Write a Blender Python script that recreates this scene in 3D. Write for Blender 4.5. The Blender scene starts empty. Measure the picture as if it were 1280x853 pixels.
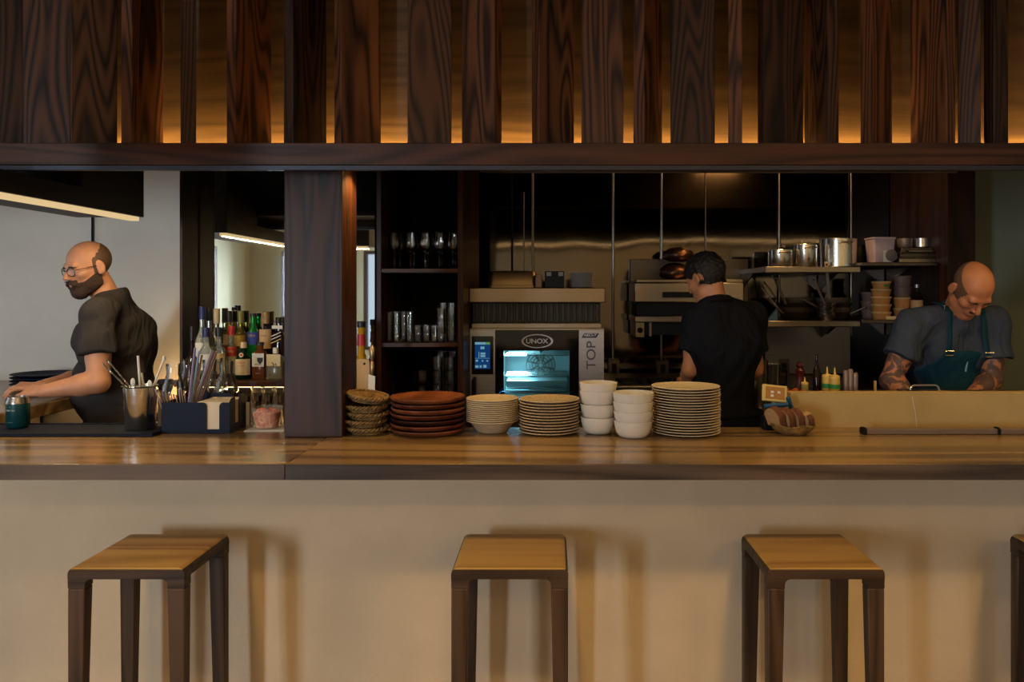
import bpy, bmesh, math, random
import numpy as np
from mathutils import Vector, Matrix
random.seed(7)
PI = math.pi
SC = bpy.context.scene
COL = SC.collection
CZ = 1.6                                   # camera height in metres
def X(px, d): return (px - 690) * d / 1000
def Z(py, d): return CZ + (365 - py) * d / 1000
def at(px, py, d): return Vector((X(px, d), d, Z(py, d)))
ORD = ['first', 'second', 'third', 'fourth', 'fifth', 'sixth', 'seventh', 'eighth', 'ninth', 'tenth', 'eleventh', 'twelfth', 'thirteenth',
       'fourteenth', 'fifteenth', 'sixteenth', 'seventeenth', 'eighteenth', 'nineteenth', 'twentieth']

# ------------------------------------------------------------------ materials
def lin(c):
    return tuple((x / 12.92 if x <= .04045 else ((x + .055) / 1.055) ** 2.4) for x in c)
def rgb(r, g, b): return lin((r / 255, g / 255, b / 255))
def new_mat(name):
    m = bpy.data.materials.new(name); m.use_nodes = True
    nt = m.node_tree; nt.nodes.clear()
    out = nt.nodes.new('ShaderNodeOutputMaterial')
    return m, nt, out
def ramp(nt, stops):
    r = nt.nodes.new('ShaderNodeValToRGB'); e = r.color_ramp.elements
    while len(e) < len(stops): e.new(.5)
    for i, (p, c) in enumerate(stops):
        e[i].position = p; e[i].color = (*c, 1)
    return r
def coords(nt, scale=(1, 1, 1), rand=True):
    tc = nt.nodes.new('ShaderNodeTexCoord'); mp = nt.nodes.new('ShaderNodeMapping')
    mp.inputs['Scale'].default_value = scale
    nt.links.new(tc.outputs['Object'], mp.inputs['Vector'])
    if rand:
        oi = nt.nodes.new('ShaderNodeObjectInfo'); mu = nt.nodes.new('ShaderNodeMath'); mu.operation = 'MULTIPLY'; mu.inputs[1].default_value = 23.0
        nt.links.new(oi.outputs['Random'], mu.inputs[0]); nt.links.new(mu.outputs[0], mp.inputs['Location'])
    return mp.outputs['Vector']
def noise(nt, vec, scale, detail=3, rough=.5, dist=0):
    n = nt.nodes.new('ShaderNodeTexNoise'); n.inputs['Scale'].default_value = scale; n.inputs['Detail'].default_value = detail
    n.inputs['Roughness'].default_value = rough; n.inputs['Distortion'].default_value = dist
    nt.links.new(vec, n.inputs['Vector']); return n.outputs['Fac']
def math_n(nt, op, a, b=None):
    m = nt.nodes.new('ShaderNodeMath'); m.operation = op
    for i, v in enumerate((a, b)):
        if v is None: continue
        if isinstance(v, (int, float)): m.inputs[i].default_value = v
        else: nt.links.new(v, m.inputs[i])
    return m.outputs[0]
def mixc(nt, f, a, b, mode='MIX'):
    m = nt.nodes.new('ShaderNodeMix'); m.data_type = 'RGBA'; m.blend_type = mode
    for s, v in ((m.inputs[0], f), (m.inputs[6], a), (m.inputs[7], b)):
        if isinstance(v, (int, float)): s.default_value = v
        elif isinstance(v, tuple): s.default_value = (*v, 1)
        else: nt.links.new(v, s)
    return m.outputs[2]
def bsdf(nt, out, **kw):
    b = nt.nodes.new('ShaderNodeBsdfPrincipled')
    for k, v in kw.items():
        if isinstance(v, tuple) and len(v) == 3 and 'Color' in k: v = (*v, 1)
        b.inputs[k].default_value = v
    nt.links.new(b.outputs[0], out.inputs[0]); return b
def bump(nt, b, h, strength=.3, dist=.01):
    n = nt.nodes.new('ShaderNodeBump'); n.inputs['Strength'].default_value = strength; n.inputs['Distance'].default_value = dist
    nt.links.new(h, n.inputs['Height']); nt.links.new(n.outputs[0], b.inputs['Normal'])
def flat(name, c, rough=.5, metal=0., var=.12, vscale=18, bumpk=0., bscale=60, **kw):
    """painted, ceramic, plastic or cloth: a base colour with a mild mottling"""
    m, nt, out = new_mat(name); b = bsdf(nt, out, Roughness=rough, Metallic=metal, **kw)
    v = coords(nt); f = noise(nt, v, vscale, 4)
    lo = tuple(x * (1 - var) for x in c); hi = tuple(min(1, x * (1 + var)) for x in c)
    r = ramp(nt, [(.3, lo), (.7, hi)]); nt.links.new(f, r.inputs[0]); nt.links.new(r.outputs[0], b.inputs['Base Color'])
    if bumpk: bump(nt, b, noise(nt, v, bscale, 3), bumpk, .004)
    return m
def wood(name, dark, light, axis='z', scale=9, rings=9, stretch=14, rough=.45, fibre=.5, spec=.22, vary=0.):
    m, nt, out = new_mat(name); b = bsdf(nt, out, Roughness=rough); b.inputs['Specular IOR Level'].default_value = spec
    s = {'x': (1 / stretch, 1, 1), 'y': (1, 1 / stretch, 1), 'z': (1, 1, 1 / stretch)}[axis]
    v = coords(nt, s)
    n = noise(nt, v, scale, 1.2, .4, .25)
    w = math_n(nt, 'SINE', math_n(nt, 'MULTIPLY', n, rings * 6.28))
    w = math_n(nt, 'ADD', math_n(nt, 'MULTIPLY', w, .5), .5)
    w = math_n(nt, 'POWER', w, .7)
    s2 = {'x': (.03, 1, 1), 'y': (1, .03, 1), 'z': (1, 1, .03)}[axis]
    fb = noise(nt, coords(nt, s2), 240, 2, .6)
    big = noise(nt, v, 2.5, 2)
    f = math_n(nt, 'ADD', math_n(nt, 'MULTIPLY', w, 1 - fibre), math_n(nt, 'MULTIPLY', fb, fibre))
    f = math_n(nt, 'ADD', math_n(nt, 'MULTIPLY', f, .75), math_n(nt, 'MULTIPLY', big, .3))
    r = ramp(nt, [(.22, dark), (.75, light)]); nt.links.new(f, r.inputs[0]); col = r.outputs[0]
    if vary:                                                # boards cut from different logs: darker and redder ones
        oi = nt.nodes.new('ShaderNodeObjectInfo'); wv = ramp(nt, [(0, (1 - vary, 1 - vary, 1 - vary * .95)), (.5, (.8, .76, .74)), (1, (1.25, 1.1, .95))]); nt.links.new(oi.outputs['Random'], wv.inputs[0]); col = mixc(nt, 1., col, wv.outputs[0], 'MULTIPLY')
    nt.links.new(col, b.inputs['Base Color'])
    bump(nt, b, f, .25, .002); return m
def steel(name, c, rough=.25, wavy=0., brush='x', metal=1.):
    m, nt, out = new_mat(name); b = bsdf(nt, out, Metallic=metal, Roughness=rough)
    s = (.02, 1, 1) if brush == 'x' else (1, 1, .02)
    br = noise(nt, coords(nt, s), 160, 2)
    r = ramp(nt, [(.2, tuple(x * .82 for x in c)), (.8, c)]); nt.links.new(br, r.inputs[0]); nt.links.new(r.outputs[0], b.inputs['Base Color'])
    rr = math_n(nt, 'ADD', math_n(nt, 'MULTIPLY', br, .12), rough - .06); nt.links.new(rr, b.inputs['Roughness'])
    if wavy: bump(nt, b, noise(nt, coords(nt, (1, 1, .6), False), 1.5, 1), wavy, .1)
    return m
def glass(name, tint=(1, 1, 1), k=.9, rough=.02):
    """clear glassware: sees through, mirrors at grazing angles"""
    m, nt, out = new_mat(name)
    t = nt.nodes.new('ShaderNodeBsdfTransparent'); t.inputs[0].default_value = (*tint, 1)
    g = nt.nodes.new('ShaderNodeBsdfGlossy'); g.inputs['Roughness'].default_value = rough
    lw = nt.nodes.new('ShaderNodeLayerWeight'); lw.inputs[0].default_value = .35
    mx = nt.nodes.new('ShaderNodeMixShader')
    nt.links.new(math_n(nt, 'MULTIPLY', lw.outputs['Fresnel'], k), mx.inputs[0]); nt.links.new(t.outputs[0], mx.inputs[1]); nt.links.new(g.outputs[0], mx.inputs[2])
    nt.links.new(mx.outputs[0], out.inputs[0]); return m
def emit(name, c, s):
    m, nt, out = new_mat(name); e = nt.nodes.new('ShaderNodeEmission'); e.inputs[0].default_value = (*c, 1); e.inputs[1].default_value = s
    nt.links.new(e.outputs[0], out.inputs[0]); return m

# ------------------------------------------------------------------ mesh builder
class MB:
    def __init__(s): s.v = []; s.f = []; s.m = []
    def add(s, vs, fs, m=0):
        b = len(s.v); s.v += [Vector(v) for v in vs]; s.f += [tuple(b + i for i in f) for f in fs]; s.m += [m] * len(fs); return s
    def box(s, x0, x1, y0, y1, z0, z1, m=0):
        vs = [(x, y, z) for z in (z0, z1) for y in (y0, y1) for x in (x0, x1)]
        return s.add(vs, [(0, 2, 3, 1), (4, 5, 7, 6), (0, 1, 5, 4), (2, 6, 7, 3), (0, 4, 6, 2), (1, 3, 7, 5)], m)
    def obox(s, c, ax, ay, az, m=0):
        """box about c with half-axis vectors"""
        c, ax, ay, az = map(Vector, (c, ax, ay, az))
        vs = [c + ax * i + ay * j + az * k for k in (-1, 1) for j in (-1, 1) for i in (-1, 1)]
        return s.add(vs, [(0, 2, 3, 1), (4, 5, 7, 6), (0, 1, 5, 4), (2, 6, 7, 3), (0, 4, 6, 2), (1, 3, 7, 5)], m)
    def bar(s, a, b, w, t, m=0):
        """flat bar from a to b, w wide (sideways), t thick"""
        a, b = Vector(a), Vector(b); d = (b - a); n = d.normalized()
        u = n.cross(Vector((0, 0, 1))); u = u.normalized() if u.length > 1e-4 else Vector((1, 0, 0)); q = n.cross(u)
        return s.obox((a + b) / 2, d / 2, u * w / 2, q * t / 2, m)
    def lathe(s, prof, seg=32, c=(0, 0, 0), m=0, wob=None, sx=1, sy=1):
        c = Vector(c); vs = []; ring = []
        for r, z in prof:
            if r < 1e-6: ring.append([len(vs)]); vs.append(c + Vector((0, 0, z)))
            else:
                row = []
                for k in range(seg):
                    a = 2 * PI * k / seg; rr = r * (1 + (wob(a, z) if wob else 0))
                    row.append(len(vs)); vs.append(c + Vector((rr * math.cos(a) * sx, rr * math.sin(a) * sy, z)))
                ring.append(row)
        fs = []
        for p, q in zip(ring, ring[1:]):
            for k in range(seg):
                l = (k + 1) % seg
                if len(p) == 1 and len(q) == 1: continue
                if len(p) == 1: fs.append((p[0], q[l], q[k]))
                elif len(q) == 1: fs.append((p[k], p[l], q[0]))
                else: fs.append((p[k], p[l], q[l], q[k]))
        return s.add(vs, fs, m)
    def tube(s, pts, r, seg=8, m=0, caps=True, closed=False, flat=1.):
        pts = [Vector(p) for p in pts]; n = len(pts); rs = r if isinstance(r, (list, tuple)) else [r] * n
        vs = []; prev = None
        for i, p in enumerate(pts):
            if closed: t = pts[(i + 1) % n] - pts[i - 1]
            else: t = pts[min(i + 1, n - 1)] - pts[max(i - 1, 0)]
            t.normalize()
            if prev is None:
                u = t.cross(Vector((0, 0, 1)))
                if u.length < 1e-3: u = t.cross(Vector((0, 1, 0)))
            else: u = prev - t * prev.dot(t)
            u.normalize(); w = t.cross(u); prev = u
            for k in range(seg):
                a = 2 * PI * k / seg; vs.append(p + (u * math.cos(a) + w * math.sin(a) * flat) * rs[i])
        fs = []
        for i in range(n if closed else n - 1):
            j = (i + 1) % n
            for k in range(seg):
                l = (k + 1) % seg; fs.append((i * seg + k, i * seg + l, j * seg + l, j * seg + k))
        if caps and not closed: fs += [tuple(range(seg))[::-1], tuple((n - 1) * seg + k for k in range(seg))]
        return s.add(vs, fs, m)
    def prism(s, poly, axis, a0, a1, m=0):
        n = len(poly)
        def P(p, a): return {'x': (a, p[0], p[1]), 'y': (p[0], a, p[1]), 'z': (p[0], p[1], a)}[axis]
        vs = [P(p, a0) for p in poly] + [P(p, a1) for p in poly]
        fs = [tuple(range(n)), tuple(range(2 * n - 1, n - 1, -1))] + [(i, i + n, (i + 1) % n + n, (i + 1) % n) for i in range(n)]
        return s.add(vs, fs, m)
    def ball(s, c, r, seg=16, m=0):
        r = r if isinstance(r, (list, tuple)) else (r, r, r); n = seg // 2
        b = len(s.v); s.lathe([(math.sin(PI * i / n), -math.cos(PI * i / n)) for i in range(n + 1)], seg, (0, 0, 0), m)
        for i in range(b, len(s.v)):
            v = s.v[i]; s.v[i] = Vector((v.x * r[0] + c[0], v.y * r[1] + c[1], v.z * r[2] + c[2]))
        return s
    def xf(s, M, start=0):
        for i in range(start, len(s.v)): s.v[i] = M @ s.v[i]
        return s
BASE = {}
def mesh_obj(name, mb, mats, off, bevel=0., sharp=38):
    me = bpy.data.meshes.new(name)
    bm = bmesh.new(); bv = [bm.verts.new(v - off) for v in mb.v]
    for f, mi in zip(mb.f, mb.m):
        try: fc = bm.faces.new([bv[i] for i in f])
        except ValueError: continue
        fc.material_index = mi; fc.smooth = True
    bmesh.ops.recalc_face_normals(bm, faces=bm.faces[:])
    if sharp:
        for e in bm.edges:
            if len(e.link_faces) == 2 and e.calc_face_angle(0) > math.radians(sharp): e.smooth = False
    bm.to_mesh(me); bm.free()
    for m in (mats if isinstance(mats, (list, tuple)) else [mats]): me.materials.append(m)
    o = bpy.data.objects.new(name, me); COL.objects.link(o)
    if bevel:
        b = o.modifiers.new('edge', 'BEVEL'); b.width = bevel; b.segments = 2; b.limit_method = 'ANGLE'; b.angle_limit = math.radians(40); b.harden_normals = False
    return o
def tag(o, label=None, cat=None, group=None, kind=None):
    for k, v in (('label', label), ('category', cat), ('group', group), ('kind', kind)):
        if v: o[k] = v
    return o
def thing(name, label, cat, loc=(0, 0, 0), group=None):
    o = bpy.data.objects.new(name, None); o.empty_display_size = .05; COL.objects.link(o); o.location = loc
    BASE[o.name] = Vector(loc); return tag(o, label, cat, group)
def part(name, mb, mat, parent, bevel=0., label=None, sharp=38):
    """a part (or, under a part, a sub-part); built in the thing's own frame of coordinates"""
    off = BASE[parent.name]; o = mesh_obj(name, mb, mat, off, bevel, sharp); o.parent = parent; BASE[o.name] = off
    if label: o['label'] = label
    return o
def single(name, mb, mat, label, cat, group=None, bevel=0., kind=None, sharp=38):
    lo = [min(v[i] for v in mb.v) for i in range(3)]; hi = [max(v[i] for v in mb.v) for i in range(3)]
    off = Vector(((lo[0] + hi[0]) / 2, (lo[1] + hi[1]) / 2, lo[2]))
    o = mesh_obj(name, mb, mat, off, bevel, sharp); o.location = off; BASE[o.name] = off
    return tag(o, label, cat, group, kind)
def structure(name, mb, mat, bevel=0.):
    o = single(name, mb, mat, None, None, None, bevel); o['kind'] = 'structure'; return o
def copy_tree(o, parent=None):
    c = o.copy(); COL.objects.link(c)
    if parent: c.parent = parent
    BASE[c.name] = BASE.get(o.name, Vector())
    for ch in list(o.children): copy_tree(ch, c)
    return c
def place(o, loc, rz=0., label=None, rx=0., ry=0.):
    o.location = loc; o.rotation_euler = (rx, ry, rz)
    if label: o['label'] = label
    return o
def text_mesh(name, s, size, M, mat, parent, depth=.0006, bold=0.):
    """flat lettering laid out in its own x-y plane, then set in place by M"""
    cu = bpy.data.curves.new(name, 'FONT'); cu.body = s; cu.size = size; cu.align_x = 'CENTER'; cu.align_y = 'CENTER'; cu.extrude = depth; cu.offset = bold
    t = bpy.data.objects.new(name + '_curve', cu); COL.objects.link(t)
    dg = bpy.context.evaluated_depsgraph_get(); me = bpy.data.meshes.new_from_object(t.evaluated_get(dg))
    bpy.data.objects.remove(t); me.name = name
    me.transform(Matrix.Translation(-BASE[parent.name]) @ M); me.materials.clear(); me.materials.append(mat)
    o = bpy.data.objects.new(name, me); COL.objects.link(o); o.parent = parent; return o
FRONT = Matrix.Rotation(PI / 2, 4, 'X')      # lettering that faces the camera side (-y)
def rounded(x0, x1, z0, z1, r, n=5, corners=(1, 1, 1, 1)):
    """outline, counter-clockwise from lower left"""
    out = []
    for (cx, cz, a0), on in zip(((x0 + r, z0 + r, PI), (x1 - r, z0 + r, 1.5 * PI), (x1 - r, z1 - r, 0), (x0 + r, z1 - r, .5 * PI)), corners):
        if on: out += [(cx + r * math.cos(a0 + .5 * PI * i / n), cz + r * math.sin(a0 + .5 * PI * i / n)) for i in range(n + 1)]
        else: out.append((cx + r * math.copysign(1, math.cos(a0 + .25 * PI)), cz + r * math.copysign(1, math.sin(a0 + .25 * PI))))
    return out

# palette
FIN = wood('smoked_oak', rgb(22, 12, 6), rgb(68, 38, 22), 'z', 7, 11, 12, .42)
FINV = wood('smoked_oak_boards', rgb(15, 9, 7), rgb(98, 62, 38), 'z', 8, 15, 10, .45, .38, vary=.7)
FINX = wood('smoked_oak_beam', rgb(32, 19, 13), rgb(80, 47, 33), 'x', 7, 9, 14, .4)
PANEL = wood('stained_panel', rgb(60, 42, 25), rgb(92, 66, 38), 'x', 6, 6, 12, .5, .6)
DARKW = wood('black_oak', rgb(14, 11, 10), rgb(38, 28, 24), 'z', 7, 6, 14, .45)
DARKX = wood('black_oak_level', rgb(14, 11, 10), rgb(38, 28, 24), 'x', 7, 6, 14, .45)
COUNTER = wood('counter_walnut', rgb(92, 70, 46), rgb(158, 126, 82), 'x', 5, 5, 18, .2, .35, .5)
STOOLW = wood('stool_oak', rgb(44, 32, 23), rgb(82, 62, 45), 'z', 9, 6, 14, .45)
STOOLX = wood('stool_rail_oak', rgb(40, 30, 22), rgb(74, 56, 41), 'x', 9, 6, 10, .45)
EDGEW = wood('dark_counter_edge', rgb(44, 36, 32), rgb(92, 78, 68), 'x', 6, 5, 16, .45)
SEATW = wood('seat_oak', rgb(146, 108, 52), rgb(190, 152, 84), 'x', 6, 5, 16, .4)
PLASTER = flat('warm_plaster', rgb(208, 188, 158), .9, var=.05, vscale=5, bumpk=.35, bscale=70)
GREYPL = flat('grey_plaster', rgb(222, 213, 198), .9, var=.09, vscale=2.2, bumpk=.15, bscale=40)
ROOMPL = flat('room_plaster', rgb(196, 192, 164), .9, var=.04, vscale=3)
GREENPL = flat('green_grey_plaster', rgb(150, 158, 140), .9, var=.05, vscale=3)
STEEL = steel('brushed_steel', rgb(162, 150, 138), .3)
STEELW = steel('wall_steel', rgb(100, 92, 86), .07, wavy=.16, brush='z')
CHROME = steel('polished_steel', rgb(224, 220, 214), .2)
BLACK = flat('black_paint', rgb(14, 14, 15), .55, var=.1, **{'Specular IOR Level': .2})
RUBBER = flat('navy_rubber', rgb(20, 25, 40), .7, var=.1, bumpk=.3, bscale=120, **{'Specular IOR Level': .2})
NAVY = flat('navy_plastic', rgb(14, 21, 42), .6, var=.06, **{'Specular IOR Level': .2})
CERAM = flat('cream_ceramic', rgb(236, 216, 180), .28, var=.03)
WHITEC = flat('white_ceramic', rgb(226, 216, 200), .3, var=.03)
SPECK = flat('speckled_stoneware', rgb(205, 180, 140), .4, var=.35, vscale=90)
BEIGEC = flat('beige_stoneware', rgb(206, 184, 148), .38, var=.08, vscale=40)
GLASS = glass('clear_glass')
TINTG = glass('bottle_glass', (.86, .9, .84), .8)
PAPER = flat('white_paper', rgb(228, 224, 214), .8, var=.02)
WARM = (1.0, .60, .22); LEDC = (1.0, .74, .40); COOL = (.72, .85, 1.0)
# ------------------------------------------------------------------ the setting
FLOORM = wood('floor_oak', rgb(110, 76, 44), rgb(170, 124, 76), 'y', 6, 6, 14, .4)
structure('floor', MB().box(-4.6, 3.6, -3.7, 5.7, -.05, 0), FLOORM)
structure('ceiling', MB().box(-4.6, 3.6, -3.7, 5.7, 3.1, 3.16), flat('ceiling_paint', rgb(206, 204, 196), .9, var=.03))
structure('wall_bar_front', MB().box(-3.3, 3.3, 2.92, 3.12, 0, 1.022), PLASTER)
structure('wall_back_bar', MB().box(-4.5, -1.80, 4.55, 4.65, 0, 3.1), GREYPL)
structure('wall_mirror_backing', MB().box(-1.798, X(470, 4.1) - .002, 4.105, 4.2, 0, 3.1), BLACK)
structure('wall_steel', MB().box(X(470, 4.1), 2.34, 5.45, 5.52, 0, 3.1), STEELW)
structure('wall_partition', MB().box(2.30, 2.46, 4.65, 5.44, 0, 3.1), wood('partition_oak', rgb(22, 13, 11), rgb(58, 34, 26), 'z', 7, 6, 14, .45))
structure('wall_green_back', MB().box(2.46, 3.6, 5.2, 5.3, 0, 3.1), GREENPL)
structure('wall_right', MB().box(3.5, 3.6, -3.6, 5.2, 0, 3.1), ROOMPL)
def wall_with_holes(name, axis, a0, a1, t0, t1, holes, z0, z1, mat, H=3.1):
    m = MB(); e = [a0] + [x for h in holes for x in h] + [a1]; spans = [(e[i], e[i + 1], 0, H) for i in range(0, len(e), 2)]
    for h0, h1 in holes: spans += [(h0, h1, 0, z0), (h0, h1, z1, H)]
    for (p, q, r, s) in spans:
        if axis == 'y': m.box(t0, t1, p, q, r, s)
        else: m.box(p, q, t0, t1, r, s)
    return structure(name, m, mat)
wall_with_holes('wall_left', 'y', -3.6, 4.65, -4.5, -4.4, [(-2.35, -1.7), (2.3, 4.0)], .75, 2.2, ROOMPL)
wall_with_holes('wall_rear', 'x', -4.4, 3.5, -3.6, -3.5, [(-3.95, -3.3), (-2.75, -2.2)], .75, 2.2, ROOMPL)
def window(n, axis, t, h0, h1, z0, z1):
    f = MB(); g = MB(); w = .05
    def bx(m, p, q, r, s, d):
        if axis == 'y': m.box(t - d, t + d, p, q, r, s)
        else: m.box(p, q, t - d, t + d, r, s)
    e = .004
    for (p, q, r, s) in ((h0 + e, h0 + w, z0 + e, z1 - e), (h1 - w, h1 - e, z0 + e, z1 - e), (h0 + w, h1 - w, z0 + e, z0 + w), (h0 + w, h1 - w, z1 - w, z1 - e), ((h0 + h1) / 2 - .02, (h0 + h1) / 2 + .02, z0 + w, z1 - w)):
        bx(f, p, q, r, s, .045)
    bx(g, h0 + w, h1 - w, z0 + w, z1 - w, .004)
    o = structure('window_%d' % n, f, STOOLW); gl = part('pane', g, GLASS, o)
window(1, 'y', -4.45, -2.35, -1.7, .75, 2.2)
window(2, 'x', -3.55, -3.95, -3.3, .75, 2.2)
window(3, 'x', -3.55, -2.75, -2.2, .75, 2.2)
window(4, 'y', -4.45, 2.3, 4.0, .75, 2.2)

# mirror behind the bottles, in two widths seen either side of the post
mm, nt, out = new_mat('mirror_silver'); bsdf(nt, out, **{'Metallic': 1., 'Roughness': .02, 'Base Color': (.78, .80, .76)})
mr = thing('bar_mirror', 'tall clear mirror behind the spirit bottles, reflecting the room', 'mirror', (-1.4, 4.09, .9))
part('mirror_plate', MB().box(-1.796, X(470, 4.1) - .003, 4.081, 4.103, .9, 3.0), mm, mr)
# dark end post of the back bar
ps = thing('back_bar_post', 'black timber end panel standing between the grey wall and the mirror', 'post', (X(240, 4), 4, 0))
part('panel', MB().box(-1.812, -1.80, 3.912, 4.54, 0, 3.0), DARKW, ps)
part('edge_strip', MB().box(-1.813, -1.799, 3.895, 3.9115, 0, 3.0), FIN, ps, .001)

# ------------------------------------------------------------------ counter
ct = thing('bar_counter', 'long walnut bar counter with dark front edge, crockery and baskets standing on it', 'counter', (0, 2.8, 1.022))
seam = X(356, 2.454)
part('slab', MB().box(-3.3, seam - .0008, 2.4605, 3.17, 1.0221, 1.07), COUNTER, ct, .003)
part('slab', MB().box(seam + .0008, 3.3, 2.4605, 3.13, 1.0221, 1.07), COUNTER, ct, .003)
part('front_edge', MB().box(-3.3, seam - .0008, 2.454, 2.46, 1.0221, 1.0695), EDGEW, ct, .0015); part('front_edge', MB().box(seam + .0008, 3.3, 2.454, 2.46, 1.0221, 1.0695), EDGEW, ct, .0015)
structure('wall_pass', MB().box(X(988, 3.13), 3.4, 3.131, 3.19, 0, Z(490.5, 3.15)), flat('pass_plaster', rgb(196, 164, 104), .75, var=.08, vscale=6, bumpk=.2))
part_seam = single('pass_joint', MB().tube([at(1140, 496, 3.127), at(1144, 515, 3.127), at(1146, 534, 3.127)], .0012, 6), PAPER, 'thin pale crack line running down the tan pass wall below the tray handle', 'crack')
# ledge, soffit and timber post
structure('trim_1', MB().box(-3.3, 3.3, 2.75, 2.79, Z(206.5, 2.75), Z(178.5, 2.75)), FINX, .003)
structure('trim_2', MB().box(-3.3, 3.3, 2.752, 2.775, Z(212.5, 2.75), Z(206.7, 2.75)), flat('dark_metal', rgb(44, 46, 58), .4, metal=.4, var=.05), .001)
structure('trim_3', MB().box(-3.3, 3.3, 2.79, 3.14, 2.078, 2.108), DARKX)
structure('cove_blocker', MB().box(-3.3, 3.3, 2.75, 3.045, 2.7805, 3.1), DARKX)  # unseen cap board added to keep cove light off the ceiling
structure('trim_4', MB().box(-3.3, 3.3, 3.031, 3.045, 2.109, 2.78), BLACK)
structure('wall_slat_panel', MB().box(-3.3, 3.3, 3.0, 3.03, 2.108, 2.78), PANEL)
px0, px1 = X(355, 2.91), X(428, 2.91)
structure('pillar', MB().box(px0, px1, 2.91, 3.125, 1.0702, 2.078), FIN, .003)

# upright timber fins on the ledge (pixel span, turn relative to the line of sight, wording)
FINS = [(-82, -40, 10, None), (-26, 27, -10, 'near-black broad timber fin at the outer end, flat over the pendant lamp box'),
    (34, 89, -15, 'broad blue-black timber fin beside the one with bold flame grain'),
    (91, 143, 8, 'broad tan-brown timber fin with bold black flame grain over the pendant box end'),
    (155, 202, 53, 'edge-on timber fin whose rear half glows amber beside a wide lit gap'),
    (226, 245, 90, 'slim black edge-on timber fin above the black end post'),
    (284, 340, 45, 'turned timber fin with pinkish edge and pitch-black broad face above the mirror'),
    (354, 410, 47, 'turned timber fin with orange swirl-grain face above the square timber post'),
    (419, 476, 33, 'turned timber fin with thin brown edge and dark face above the glassware cabinet post side'),
    (510, 564, 0, 'broad brown straight-grained timber fin above the wine glass cabinet'),
    (577, 627, -38, 'turned timber fin with pale brown arched grain above the cabinet and oven gap'),
    (665, 718, 37, 'turned dark timber fin with orange lit edge above the small plate stack'),
    (727, 779, 0, 'broad dull purple-brown timber fin over the steel conduit behind the oven'),
    (792, 828, 62, 'narrow turned timber fin with glowing thin edge above the wall grill'),
    (838, 893, 4, 'broad grooved brown timber fin above the dark-haired cook'),
    (910, 928, 90, 'slim brown edge-on timber fin just past the dark-haired cook'),
    (948, 1003, 30, 'broad black timber fin above the smallest cooking pot'),
    (1006, 1047, -62, 'dark turned timber fin with bluish edge above the largest cooking pot'),
    (1077, 1114, 56, 'narrow pinkish-brown turned timber fin above the pale square tub'),
    (1140, 1191, -42, 'turned timber fin with bright orange knotty face above the steel trays'),
    (1198, 1225, 90, 'black edge-on timber fin above the tattooed cook, tight against a grained one'),
    (1232, 1258, 50, 'narrow grey-brown grained timber fin at the counter end over the green wall'), (1300, 1352, 10, None)]
for i, (a, b, th, lab) in enumerate(FINS):
    d = 2.865 if i != 20 else 2.885; t = .043
    c = X((a + b) / 2, d); span = (b - a) * d / 1000; phi = math.degrees(math.atan2(c, d)); t2 = math.radians(th)
    if abs(math.cos(t2)) < .25: t = span * .92; w = .14
    else: w = max(.07, min(.17, (span - t * abs(math.sin(t2))) / abs(math.cos(t2))))
    o = single('timber_fin', MB().box(-w / 2, w / 2, -t / 2, t / 2, 0, .66), FINV, lab or 'timber fin past the frame edge', 'board', 'timber fins above the bar', .002)
    o.location = (c, d, 2.1095); o.rotation_euler = (0, 0, math.radians(th - phi))
    if lab is None: bpy.data.objects.remove(o)

# ------------------------------------------------------------------ bar stools
def stool():
    t = thing('bar_stool', 'x', 'stool', group='oak bar stools along the counter'); W, D, H = .357, .338, .76
    s = MB(); r = .022; x = W / 2
    arc = lambda cx, cz, a0, a1, rr, n=5: [(cx + rr * math.cos(math.radians(a0 + (a1 - a0) * i / n)), cz + rr * math.sin(math.radians(a0 + (a1 - a0) * i / n))) for i in range(n + 1)]
    top = arc(x - r, H - r, 0, 90, r) + arc(-x + r, H - r, 90, 180, r)
    hz = H - .0065; a_ = [q for q in top if q[1] >= hz]; e_ = [q for q in top if q[1] < hz]; ex = x - r + math.sqrt(r * r - (hz - H + r) ** 2)
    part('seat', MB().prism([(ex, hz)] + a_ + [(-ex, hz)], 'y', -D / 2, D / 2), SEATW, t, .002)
    s.prism([q for q in e_ if q[0] > 0] + [(ex, hz - .0003), (-ex, hz - .0003)] + [q for q in e_ if q[0] < 0] + [(-x, H - .036), (x, H - .036)], 'y', -D / 2, D / 2)
    li = .053; q = .018                                    # inner face of the short leg stub and its fillet
    for y0, y1 in ((-D / 2 + .0005, -D / 2 + .045), (D / 2 - .045, D / 2 - .0005)):
        for sg in (-1, 1):
            pr = [(x - .0005, H - .034), (x - .0005, H - .064), (x - li, H - .064)] + [(x - li - q + q * math.cos(math.radians(k)), H - .036 - q + q * math.sin(math.radians(k))) for k in (0, 25, 45, 65, 90)] + [(x - li - q, H - .034)]
            s.prism([(sg * p[0], p[1]) for p in pr], 'y', y0, y1)
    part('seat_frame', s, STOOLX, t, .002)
    for sy in (-1, 1):
        for sx in (-1, 1):
            z0, z1 = 0, H - .0645; xa, xb = x - .0005, x - li; ya, yb = D / 2 - .0005, D / 2 - .045
            vs = []
            for z, k in ((z0, .72), (z1, 1)):
                xi = xa + (xb - xa) * k; yi = ya + (yb - ya) * k
                vs += [(sx * xa, sy * ya, z), (sx * xi, sy * ya, z), (sx * xi, sy * yi, z), (sx * xa, sy * yi, z)]
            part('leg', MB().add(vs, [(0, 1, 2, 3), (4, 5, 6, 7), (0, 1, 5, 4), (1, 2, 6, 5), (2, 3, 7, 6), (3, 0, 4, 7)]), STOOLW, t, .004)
    return t
st = stool()
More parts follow.
